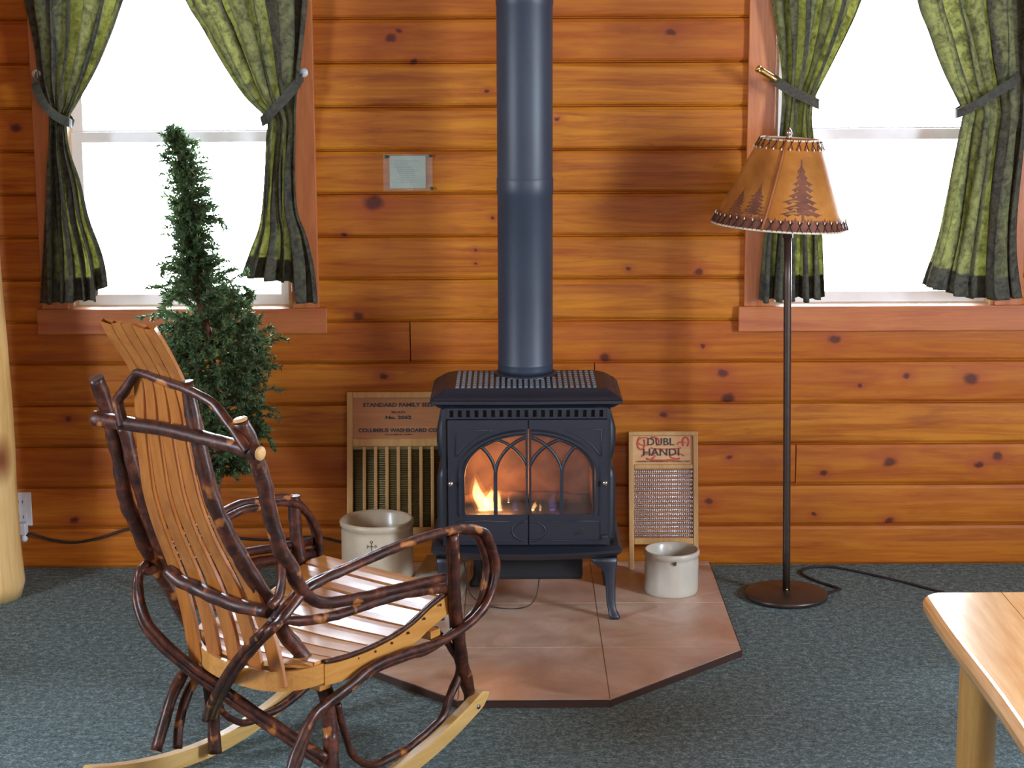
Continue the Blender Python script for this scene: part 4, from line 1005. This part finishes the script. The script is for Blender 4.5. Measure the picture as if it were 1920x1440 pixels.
# ------------------------------------------------------------------ coffee table
t = thing('coffee_table', 'glossy knotty pine slab table on a log leg in the lower right corner', 'table', (1.42, -2.40, 0))
TX0, TX1, TY0, TY1, TZ = 0.972, 1.86, -3.05, -1.735, 0.45
xc = [TX0, TX0 + 0.195, TX0 + 0.40, TX0 + 0.62, TX1]
for i in range(4):
    a, b = xc[i] + (0.0008 if i else 0), xc[i + 1] - (0.0008 if i < 3 else 0)
    def pl(e):
        r = 0.055; P = []
        if i == 0:
            P += [(a + e + 0.003 * math.sin(y * 7), y) for y in [TY0 + e + r + (TY1 - TY0 - 2 * r) * k / 14 for k in range(15)]][0:15]
            P = [(a + r, TY0 + e)] + P if False else P
            for k in range(0, 9):
                th = math.pi - math.pi / 2 * k / 8; P.append((a + r + (r - e) * math.cos(th), TY1 - r + (r - e) * math.sin(th)))
            P += [(b, TY1 - e), (b, TY0 + e), (a + r, TY0 + e)]
        elif i == 3:
            P = [(a, TY0 + e), (a, TY1 - e), (b - e, TY1 - e), (b - e, TY0 + e)]
        else: P = [(a, TY0 + e), (a, TY1 - e), (b, TY1 - e), (b, TY0 + e)]
        return [(x - 1.42, y + 2.40) for x, y in P]
    m = MB(); m.loft([[(x, y, z) for x, y in pl(e)] for e, z in ((0.012, TZ - 0.044), (0.004, TZ - 0.040), (0.0, TZ - 0.030), (0.0, TZ - 0.016), (0.006, TZ - 0.006), (0.014, TZ - 0.001), (0.020, TZ))], True, False)
    m.build('top_plank', M['pine_top'], t)
for x, y in ((1.084, -1.90), (1.77, -1.90), (1.062, -2.88), (1.77, -2.88)):
    m = MB(); rings = []
    for i in range(12):
        z = (TZ - 0.045) * i / 11
        rings.append([(x - 1.42 + q * math.cos(a), y + 2.40 + q * math.sin(a), z) for a, q in [(2 * math.pi * k / 28, 0.0445 * (1 + 0.02 * mnoise.noise(Vector((k, z * 6, x))))) for k in range(28)]])
    m.loft(rings); m.build('leg', M['pine_log'], t)

# ------------------------------------------------------------------ small spruce
rnd = random.Random(21)
t = thing('spruce_tree', 'thin ragged dark green spruce behind the rocking chair before the left window', 'tree', (-0.922, -0.38, 0))
SX = [(0.0, 0.0), (0.31, -0.002), (0.46, 0.035), (0.65, 0.025), (0.82, 0.0), (0.97, -0.035), (1.06, -0.040), (1.23, -0.052), (1.39, -0.063), (1.487, -0.090)]
SW = [(0.40, .02), (0.46, .065), (0.55, .095), (0.65, .125), (0.74, .135), (0.82, .140), (0.90, .120), (0.97, .10), (1.02, .070), (1.06, .062), (1.10, .056), (1.22, .058), (1.387, .050), (1.45, .036), (1.49, .008)]
def lerp_tab(T, z):
    if z <= T[0][0]: return T[0][1]
    for (a, va), (b, vb) in zip(T, T[1:]):
        if z <= b: return va + (vb - va) * (z - a) / (b - a)
    return T[-1][1]
m = MB(); m.tube([(lerp_tab([(0, 0), (0.31, -0.002), (0.5, 0.01), (0.8, 0.0), (1.0, -.035), (1.23, -.052), (1.487, -.09)], z), 0.0, z) for z in (0.01, .3, .5, .8, 1.0, 1.23, 1.42, 1.47)], [.016, .014, .013, .012, .011, .009, .006, .003], 10, 0.3, 3)
m.build('trunk', M['bark_tree'], t)
m = MB(); m.lathe([(0, 0), (0.085, 0), (0.09, 0.01), (0.085, 0.03), (0.03, 0.045), (0, 0.045)], (0, 0), 32); m.build('stand', M['bark_tree'], t)
nd = MB(); tw = MB()
def needle(p, d, L, wd):
    o = d.orthogonal().normalized(); o.rotate(Matrix.Rotation(rnd.random() * 6.28, 3, d)); o *= wd
    nd.add([p - o, p + d * L * .5 - o * 1.1, p + d * L, p + d * L * .5 + o * 1.1, p + o], [(0, 1, 3, 4), (1, 2, 3)])
def sprig(p, d, L, dens=1.0):
    pts = [Vector(p)]; d = Vector(d).normalized(); q = Vector(p); n = max(3, int(L / 0.009))
    curl = Vector((rnd.uniform(-1, 1), rnd.uniform(-1, 1), rnd.uniform(-1.1, 0.5))) * 0.22
    for i in range(n):
        d = (d + curl * (i / n)).normalized(); q = q + d * (L / n); pts.append(q.copy())
        for k in range(int(7 * dens)):
            s_ = Vector((rnd.gauss(0, 1), rnd.gauss(0, 1), rnd.gauss(0, 1))).normalized()
            s_ = (s_ - d * s_.dot(d) * 0.7 + d * 0.75).normalized()
            needle(q - d * (L / n) * rnd.random(), s_, rnd.uniform(.011, .018), .0017)
    if len(pts) > 2: tw.tube(pts[::2] if len(pts) > 4 else pts, 0.0011, 4, sub=1)
    return q, d
for i in range(1150):
    z = 0.42 + 1.06 * (i / 1150) + rnd.uniform(-.02, .02)
    wdt = lerp_tab(SW, z); cx = lerp_tab(SX, z)
    
    a = rnd.random() * 6.283
    gap = mnoise.noise(Vector((math.cos(a) * 1.5, math.sin(a) * 1.5, z * 9)))
    if gap < -0.28: continue
    L = wdt * (0.75 + 0.55 * rnd.random() + 0.5 * max(0, gap))
    r0 = wdt * rnd.uniform(0.0, 0.45)
    p = (cx + r0 * math.cos(a), r0 * math.sin(a) * .9, z)
    q, d = sprig(p, (math.cos(a), math.sin(a), rnd.uniform(-.1, .75)), L, 0.9)
    if z < 1.0:
        for k in range(2): sprig(q - d * L * rnd.random() * .5, (d.x + rnd.uniform(-.8, .8), d.y + rnd.uniform(-.8, .8), d.z + rnd.uniform(-.5, .3)), rnd.uniform(.02, .045))
for i in range(520):
    z = rnd.uniform(.98, 1.47); wdt = lerp_tab(SW, z); cx = lerp_tab(SX, z); a = rnd.random() * 6.283
    if mnoise.noise(Vector((math.cos(a) * 1.5, math.sin(a) * 1.5, z * 12 + 5))) < -0.2: continue
    sprig((cx, 0, z), (math.cos(a), math.sin(a) * .8, rnd.uniform(-.5, 1.2)), wdt * rnd.uniform(.5, 1.0), .8)
# a few long stray branches seen against the window
for (x, z, dx, dz, L) in ((-.05, 1.20, 1, .25, .10), (.035, 1.215, .6, -.9, .05), (-.05, 1.12, 1, .05, .085), (-.045, 1.065, -1, .12, .12), (-.13, 1.075, -.4, -1, .05), (-.03, 1.02, .8, .9, .12), (-.05, 1.33, -.9, .3, .05), (-.07, 1.44, 1, -.1, .07), (-.04, 1.27, .9, .6, .06), (-.06, 1.46, -1, .3, .04), (-.03, 1.06, -.8, -.7, .07),
                          (.06, .80, 1, .35, .10), (.08, .83, .8, .8, .07), (.07, .55, 1, -.1, .11), (.17, .53, .5, -1, .04), (-.10, .98, -1, .1, .05), (.02, .44, 1, -.5, .07), (.0, .46, .4, -1, .06), (-.02, .47, -.6, -.8, .06)):
    for k in range(3): sprig((x, rnd.uniform(-.02, .02), z), (dx, rnd.uniform(-.25, .25), dz + rnd.uniform(-.15, .15)), L * rnd.uniform(.8, 1.05), 1.1)
m = tw.build('twigs', M['bark_tree'], t)
nd.build('needles', M['needles'], t)

# ------------------------------------------------------------------ bentwood rocking chair
CH = thing('rocking_chair', 'bentwood rocking chair of dark bark-covered branches with varnished oak slats', 'chair', (-0.5837, -1.8239, 0), 0.89154)
CP = {
  'far_post': ((-0.265, 0.25, 1.004), (-0.245, 0.25, 0.949), (-0.229, 0.25, 0.897), (-0.22, 0.25, 0.845), (-0.207, 0.25, 0.792), (-0.201, 0.25, 0.737), (-0.186, 0.25, 0.68), (-0.163, 0.25, 0.63), (-0.142, 0.25, 0.576), (-0.114, 0.25, 0.529), (-0.089, 0.25, 0.488), (-0.07, 0.245, 0.451), (-0.034, 0.239, 0.374), (-0.012, 0.234, 0.335), (0.003, 0.228, 0.287), (0.012, 0.222, 0.217), (0.016, 0.216, 0.149), (0.017, 0.211, 0.082), (0.011, 0.205, 0.025)),
  'near_post': ((-0.299, -0.26, 0.977), (-0.271, -0.26, 0.924), (-0.256, -0.26, 0.887), (-0.238, -0.26, 0.835), (-0.23, -0.26, 0.797), (-0.213, -0.26, 0.732), (-0.195, -0.26, 0.671), (-0.169, -0.26, 0.635), (-0.148, -0.26, 0.591), (-0.113, -0.26, 0.548), (-0.06, -0.26, 0.52), (0.078, -0.26, 0.502), (0.206, -0.26, 0.493), (0.343, -0.26, 0.483)),
  'near_inner': ((-0.293, -0.09, 1.04), (-0.283, -0.099, 0.951), (-0.274, -0.109, 0.868), (-0.257, -0.118, 0.78), (-0.235, -0.127, 0.714), (-0.198, -0.136, 0.637), (-0.16, -0.146, 0.566), (-0.127, -0.155, 0.513), (-0.097, -0.164, 0.438), (-0.073, -0.174, 0.402), (-0.047, -0.183, 0.363), (-0.022, -0.192, 0.315), (-0.004, -0.201, 0.272), (-0.005, -0.211, 0.189), (-0.014, -0.22, 0.103)),
  'far_inner': ((-0.217, 0.22, 0.886), (-0.209, 0.217, 0.847), (-0.2, 0.214, 0.796), (-0.18, 0.211, 0.726), (-0.166, 0.209, 0.67), (-0.147, 0.206, 0.612), (-0.126, 0.203, 0.568), (-0.103, 0.2, 0.528)),
  'arm_near': ((-0.007, 0.19, 0.127), (-0.12, 0.034, 0.244), (-0.2, -0.108, 0.363), (-0.22, -0.193, 0.443), (-0.235, -0.27, 0.506), (-0.193, -0.26, 0.517), (-0.126, -0.26, 0.561), (-0.076, -0.261, 0.574), (-0.009, -0.261, 0.58), (0.096, -0.262, 0.59), (0.205, -0.262, 0.597), (0.318, -0.263, 0.598), (0.416, -0.263, 0.589), (0.486, -0.264, 0.566), (0.516, -0.264, 0.528), (0.535, -0.265, 0.469), (0.517, -0.265, 0.405), (0.471, -0.265, 0.362), (0.399, -0.266, 0.339), (0.309, -0.266, 0.329), (0.194, -0.267, 0.334), (0.084, -0.267, 0.332), (-0.006, -0.268, 0.306), (-0.076, -0.268, 0.288), (-0.12, -0.269, 0.27), (-0.164, -0.269, 0.215), (-0.191, -0.27, 0.173), (-0.204, -0.27, 0.14)),
  'arm_far': ((0.433, 0.27, 0.396), (0.442, 0.27, 0.427), (0.44, 0.27, 0.488), (0.412, 0.27, 0.544), (0.366, 0.27, 0.587), (0.315, 0.27, 0.604), (0.241, 0.27, 0.609), (0.181, 0.27, 0.613), (0.125, 0.27, 0.605), (0.064, 0.27, 0.59), (-0.006, 0.27, 0.565), (-0.082, 0.27, 0.542), (-0.15, 0.245, 0.536), (-0.19, 0.225, 0.523), (-0.2, 0.222, 0.474), (-0.21, 0.189, 0.418), (-0.2, 0.144, 0.373), (-0.18, 0.095, 0.332), (-0.16, 0.064, 0.301), (-0.14, 0.032, 0.277), (-0.11, -0.006, 0.237), (-0.07, -0.121, 0.174), (-0.045, -0.224, 0.125)),
  'far_low': ((0.025, 0.25, 0.256), (-0.046, 0.242, 0.24), (-0.088, 0.235, 0.202), (-0.123, 0.228, 0.146), (-0.163, 0.22, 0.082)),
  'mid_near': ((-0.223, -0.25, 0.519), (-0.136, -0.251, 0.496), (-0.07, -0.252, 0.484), (-0.003, -0.253, 0.479), (0.103, -0.253, 0.478), (0.212, -0.254, 0.474), (0.348, -0.255, 0.454)),
  'mid_far_up': ((-0.086, 0.25, 0.56), (-0.047, 0.255, 0.515), (0.077, 0.26, 0.499), (0.198, 0.265, 0.486), (0.429, 0.27, 0.462)),
  'mid_far_lo': ((0.067, 0.25, 0.471), (0.192, 0.26, 0.457), (0.443, 0.265, 0.428)),
  'front_near': ((0.374, -0.262, 0.586), (0.385, -0.255, 0.502), (0.396, -0.247, 0.404), (0.419, -0.24, 0.301), (0.443, -0.232, 0.224), (0.475, -0.225, 0.144)),
  'curl': ((-0.227, -0.26, 0.555), (-0.203, -0.259, 0.568), (-0.189, -0.257, 0.606), (-0.189, -0.256, 0.66), (-0.203, -0.255, 0.711)),
  'brace': ((0.01, -0.22, 0.252), (0.02, -0.22, 0.215), (0.036, -0.22, 0.165), (0.057, -0.22, 0.113), (0.095, -0.22, 0.08), (0.14, -0.22, 0.063), (0.198, -0.22, 0.066), (0.258, -0.22, 0.07), (0.333, -0.22, 0.092), (0.383, -0.22, 0.114), (0.408, -0.22, 0.157), (0.439, -0.22, 0.196), (0.443, -0.22, 0.233), (0.418, -0.22, 0.271), (0.392, -0.22, 0.304), (0.353, -0.22, 0.342)),
  'rail': ((-0.295, 0.222, 0.92), (-0.295, 0.168, 0.918), (-0.295, 0.0, 0.925), (-0.295, -0.17, 0.921), (-0.295, -0.312, 0.913)),
  'hoop': ((-0.305, 0.112, 0.915), (-0.305, 0.12, 0.945), (-0.305, 0.125, 0.974), (-0.305, 0.1, 1.001), (-0.305, 0.071, 1.032), (-0.305, 0.048, 1.045), (-0.305, -0.018, 1.036), (-0.305, -0.095, 1.027), (-0.305, -0.169, 1.01), (-0.305, -0.202, 0.994), (-0.305, -0.233, 0.967), (-0.305, -0.272, 0.932), (-0.305, -0.289, 0.916)),
  'lowbar': ((-0.183, 0.125, 0.555), (-0.183, 0.08, 0.535), (-0.183, 0.031, 0.529), (-0.183, -0.024, 0.52), (-0.183, -0.114, 0.514), (-0.183, -0.21, 0.52)),
}

CP = {k: [tuple(p) for p in v] for k, v in CP.items()}
def rod(name, pts, r, seed=0, wob=0.22, n=12, mat='bark'):
    m = MB(); m.tube(pts, r, n, wob, seed); return m.build(name, M[mat], CH)
def shift(pts, du=0, dv=0, dz=0, f=None): return [(a + du, b + dv, c + dz) for a, b, c in pts]
def cut_end(parent, p, r, rot):
    m = MB(); m.lathe([(0, 0), (r * .93, 0), (r * .93, 0.0012), (0, 0.0012)], (0, 0), 16)
    o = m.build('cut_end', M['cut'], parent, p); o.rotation_euler = rot
# rockers
def rocker(v, uA, uB, zf, wid=0.030, thick=0.042):
    m = MB(); rings = []; n = 40
    for i in range(n + 1):
        u = uA + (uB - uA) * i / n
        z = zf(u); e = min(1.0, math.sqrt(max(0.0, 1 - (1 - min(i, n - i, 2.2) / 2.2) ** 2)) + 0.12)
        zc = z + thick / 2; h = thick / 2 * e
        c = 0.003
        rings.append([(u, v - wid / 2, zc - h + c), (u, v - wid / 2 + c, zc - h), (u, v + wid / 2 - c, zc - h), (u, v + wid / 2, zc - h + c),
                      (u, v + wid / 2, zc + h - c), (u, v + wid / 2 - c, zc + h), (u, v - wid / 2 + c, zc + h), (u, v - wid / 2, zc + h - c)])
    m.loft(rings, True, False); return m.build('rocker', M['maple'], CH)
zr = lambda u: max(0.0, (u - U0) ** 2 / (2 * RK))
U0, RK = 0.03, 0.90
def zr_far(u): 
    d = u - 0.0; return d * d / (1.55 if d > 0 else 2.2)
def zr_near(u):
    d = u - 0.02; return d * d / 1.95
rocker(0.250, -0.36, 0.50, zr_far)
rk = rocker(-0.247, -0.36, 0.510, zr_near)
m = MB(); m.lathe([(0, 0), (0.006, 0.0), (0.0065, 0.002), (0.004, 0.0035), (0, 0.004)], (0, 0), 14); o = m.build('bolt_head', M['chrome'], rk, (0.466, -0.262, 0.120)); o.rotation_euler = (math.pi / 2, 0, 0)
# posts and legs
rod('back_post', CP['far_post'], [.0175] * 6 + [.018] * 9 + [.0165] * 4, 1)
pn = rod('back_post', CP['near_post'], [.0175] * 8 + [.0165, .015, .0135, .0125, .012, .0115], 2)
rod('back_post', CP['near_inner'], [.014] + [.0185] * 9 + [.019] * 3 + [.0175] * 2, 3)
rod('leg', [CP['near_inner'][-2], CP['near_inner'][-1], (-0.016, -0.2235, 0.025)], [.0178, .0175, .017], 13)
rod('back_post', CP['far_inner'] + [(-0.11, 0.17, 0.520)], .0165, 4)
rod('leg', CP['front_near'] + [(0.480, -0.222, 0.120)], [.0165, .0165, .017, .0175, .017, .0165, .0165], 5)
rod('leg', [(0.36, 0.262, 0.600), (0.36, 0.258, 0.50), (0.37, 0.248, 0.40), (0.40, 0.238, 0.28), (0.43, 0.226, 0.13)], .0165, 6)
rl = rod('back_rail', CP['rail'], [.017, .0165, .0155, .016, .0165], 7)
cut_end(rl, (CP['rail'][-1][0], CP['rail'][-1][1] - .0012, CP['rail'][-1][2]), .0165, (math.pi / 2, 0, 0))
cut_end(pn, (-0.2985, -0.26, 0.9785), .017, (0, -0.3, 0))
rod('back_hoop', CP['hoop'], [.0125] * 4 + [.0105] * 4 + [.011] * 5, 8)
rod('lower_back_rail', CP['lowbar'], [.015, .0165, .0165, .0165, .0165, .016], 9)
rod('arm_brace', CP['curl'], [.011, .0105, .009, .008, .006], 10)
rod('arm_brace', CP['mid_near'], [.006, .012, .012, .012, .012, .012, .012], 11)
rod('arm_brace', CP['mid_far_up'], .0115, 12); rod('arm_brace', CP['mid_far_lo'], .0145, 14)
# bent arm rods, two side by side on either arm
an = CP['arm_near']
rod('arm_rod', an, .0108, 15)
inner = []
for i, (a, b, c) in enumerate(an):
    q = i / (len(an) - 1); loop = 1 if 10 <= i <= 16 else 0
    inner.append((a - 0.004 - 0.012 * loop * 0.5 + (0.018 if i > 19 else 0) + (0.016 if i > 24 else 0), b + 0.0195, c - 0.006 - (0.012 if i > 18 else 0) - (0.004 if i > 23 else 0)))
rod('arm_rod', inner, .0104, 16)
af = CP['arm_far']
low = [(0.425, 0.27, 0.370), (0.36, 0.265, 0.335), (0.25, 0.26, 0.310), (0.12, 0.255, 0.292)]
rod('arm_rod', low[::-1] + af, .0105, 17)
rod('arm_rod', shift(low[::-1], 0, -.02, -.008) + [(a - 0.006, b - 0.020, c - 0.010) if i < 13 else (a + .0, b - .012, c + 0.016) for i, (a, b, c) in enumerate(af)], .0102, 18)
rod('arm_rod', [(0.12, 0.255, 0.292)] + CP['far_low'], [.0115, .0125, .013, .0135, .014, .015], 19)
rod('arm_rod', [(0.12, 0.235, 0.282), (0.05, 0.24, 0.255), (-0.01, 0.235, 0.225), (-0.055, 0.228, 0.180), (-0.085, 0.222, 0.125), (-0.10, 0.215, 0.070)], [.011, .012, .012, .012, .012, .012], 20)
rod('lower_brace', CP['brace'], [.009] * 6 + [.0105] * 6 + [.009] * 4, 21)
rod('lower_brace', [(a, -b, c) for a, b, c in CP['brace']], [.009] * 6 + [.0100] * 6 + [.009] * 4, 22)
# back slats: five bent oak strips that close up into the crest and fan out to the seat
ROWS = [  # z, u, centre v, spacing, width
 (1.168, -0.372, 0.000, 0.0345, 0.0345), (1.150, -0.362, 0.001, 0.0360, 0.0358), (1.125, -0.345, 0.003, 0.0362, 0.0358), (1.08, -0.316, 0.002, 0.0345, 0.0338), (1.023, -0.290, 0.000, 0.0345, 0.0325), (0.925, -0.276, 0.000, 0.0425, 0.0325), (0.824, -0.260, 0.0, 0.0480, 0.0345),
 (0.75, -0.244, 0.0, 0.052, 0.036), (0.669, -0.214, 0.0, 0.056, 0.038), (0.606, -0.186, -0.003, 0.060, 0.040), (0.542, -0.163, -0.012, 0.063, 0.042), (0.46, -0.152, -0.034, 0.066, 0.043), (0.40, -0.150, -0.050, 0.068, 0.043), (0.335, -0.150, -0.064, 0.069, 0.042)]
for i in (-2, -1, 0, 1, 2):
    path = [Vector((u, cv - i * s_, z)) for z, u, cv, s_, w_ in ROWS]; ws = [r[4] for r in ROWS]
    rings = []
    Q = []; WW = []
    for k in range(len(path) - 1):
        for j in range(4):
            tt = j / 4; p0 = path[k - 1] if k else path[0] * 2 - path[1]; p1, p2 = path[k], path[k + 1]; p3 = path[k + 2] if k + 2 < len(path) else path[-1] * 2 - path[-2]
            Q.append(0.5 * ((2 * p1) + (p2 - p0) * tt + (2 * p0 - 5 * p1 + 4 * p2 - p3) * tt * tt + (3 * p1 - p0 - 3 * p2 + p3) * tt ** 3)); WW.append(ws[k] + (ws[k + 1] - ws[k]) * tt)
    Q.append(path[-1]); WW.append(ws[-1])
    for k, q in enumerate(Q):
        T = (Q[min(k + 1, len(Q) - 1)] - Q[max(k - 1, 0)]).normalized(); B = Vector((0, 1, 0)); Nn = T.cross(B).normalized(); B = Nn.cross(T).normalized(); hw = WW[k] / 2; th = .0055; c = .0015
        rings.append([q + B * (hw - c) + Nn * th, q + B * hw + Nn * (th - c), q + B * hw - Nn * (th - c), q + B * (hw - c) - Nn * th, q - B * (hw - c) - Nn * th, q - B * hw - Nn * (th - c), q - B * hw + Nn * (th - c), q - B * (hw - c) + Nn * th])
    for p_ in rings[0]:
        dz = -0.032 * min(1.3, abs(p_.y / .088)) ** 3 - p_.z + 1.168 + (p_.x + .372) * .4; p_.z += dz; p_.x += -dz * 0.6
    m = MB(); m.loft(rings, True, False); m.build('back_slat', M['oak_z'], CH)
# seat
SZ = [(-0.17, .378), (-0.12, .376), (-0.05, .372), (0.0, .364), (0.06, .361), (0.12, .362), (0.185, .368), (0.23, .376), (0.27, .389), (0.31, .405), (0.37, .423), (0.43, .430)]
VN = [(-0.165, -.10), (-0.155, -.165), (-0.13, -.222), (-0.09, -.245), (-0.02, -.240), (0.1, -.235), (0.37, -.228), (0.40, -.215)]
VF = [(-0.165, -.06), (-0.155, .01), (-0.12, .085), (-0.08, .14), (-0.02, .185), (0.08, .212), (0.37, .225), (0.40, .215)]
def seat_v(u): return lerp_tab(VN, u), lerp_tab(VF, u)
ns = 9; ua, ub = -0.150, 0.418
for i in range(ns):
    u0_, u1_ = ua + (ub - ua) * i / ns + .0016, ua + (ub - ua) * (i + 1) / ns - .0016
    m = MB(); rings = []
    for j in range(25):
        s_ = j / 24; ring = []
        sag = -0.010 * math.sin(math.pi * s_)
        bow = 0.022 * math.sin(math.pi * s_) * (i / (ns - 1)) ** 2
        cr = []
        for (uu, dz) in ((u0_, .0), (u0_ + .002, .0095), ((u0_ * 2 + u1_) / 3, .0108), ((u0_ + 2 * u1_) / 3, .0108), (u1_ - .002, .0095), (u1_, .0), ((u0_ + u1_) / 2, .0)):
            va, vb = seat_v(min(uu, .40)); v_ = va + (vb - va) * s_
            cr.append((uu + bow, v_, lerp_tab(SZ, uu) + dz + sag))
        rings.append(cr)
    m.loft(rings, True, False); m.build('seat_slat', M['oak_y'], CH)
# seat apron bent round the back, and the side rails
def apron(path, name, h0, h1, th=.011, mat='oak_x'):
    m = MB(); rings = []
    P = []
    for k in range(len(path) - 1):
        for j in range(5):
            tt = j / 5; p0 = path[k - 1] if k else tuple(2 * a - b for a, b in zip(path[0], path[1])); p1, p2 = path[k], path[k + 1]; p3 = path[k + 2] if k + 2 < len(path) else tuple(2 * a - b for a, b in zip(path[-1], path[-2]))
            P.append(tuple(0.5 * ((2 * p1[q]) + (p2[q] - p0[q]) * tt + (2 * p0[q] - 5 * p1[q] + 4 * p2[q] - p3[q]) * tt * tt + (3 * p1[q] - p0[q] - 3 * p2[q] + p3[q]) * tt ** 3) for q in range(3)))
    P.append(path[-1])
    for k, p in enumerate(P):
        a, b = Vector(P[max(k - 1, 0)]), Vector(P[min(k + 1, len(P) - 1)]); T = (b - a); T.z = 0; T.normalize(); N_ = Vector((-T.y, T.x, 0)) * th / 2
        v_ = Vector(p)
        rings.append([v_ + N_ + Vector((0, 0, -h1)), v_ - N_ + Vector((0, 0, -h1)), v_ - N_ + Vector((0, 0, -h0)), v_ + N_ + Vector((0, 0, -h0))])
    m.loft(rings, True, False); return m.build(name, M[mat], CH)
apron([(-0.02, 0.190, .370), (-0.085, .148, .372), (-0.125, .093, .371), (-0.150, .045, .370), (-0.165, -.012, .366), (-0.169, -.09, .364), (-0.163, -.158, .364), (-0.140, -.215, .368), (-0.09, -.243, .371), (-.045, -.243, .372)], 'rear_apron', -.004, .042)
sr = apron([(-0.06, -.247, .372), (-0.005, -.242, .364), (0.06, -.240, .361), (0.12, -.238, .362), (0.185, -.236, .368), (0.23, -.235, .376), (0.275, -.234, .389), (0.315, -.233, .405), (0.375, -.231, .421), (0.395, -.230, .426)], 'side_rail', .000, .048)
apron([(-0.06, .170, .372), (0.0, .197, .364), (0.06, .212, .361), (0.12, .220, .362), (0.185, .225, .368), (0.25, .230, .383), (0.315, .232, .405), (0.395, .230, .426)], 'side_rail', .000, .048)
m = MB(); m.tube([(-0.06, -.2475, .378), (0.0, -.2435, .370), (0.06, -.2405, .367), (0.12, -.239, .368), (0.185, -.2375, .374), (0.23, -.2365, .382), (0.275, -.2355, .395), (0.315, -.2345, .411), (0.375, -.2325, .428), (0.40, -.230, .432)], .0062, 8, .25, 4)
m.build('bark_edge', M['bark'], CH)
for k in range(7):
    u = 0.0 + 0.058 * k; z = lerp_tab(SZ, u) - .007
    m = MB(); m.lathe([(0, 0), (.0032, 0), (.0032, .003), (0, .0035)], (0, 0), 8)
    m.v = [(u + a_, -.2425 - c_, z + b_) for a_, b_, c_ in m.v]; m.build('nail_head', M['bark'], sr)
m = MB(); m.box(-0.05, -0.015, -.225, .20, .300, .322); m.box(0.31, 0.345, -.245, .235, .330, .352); m.build('cross_bar', M['oak_x'], CH)
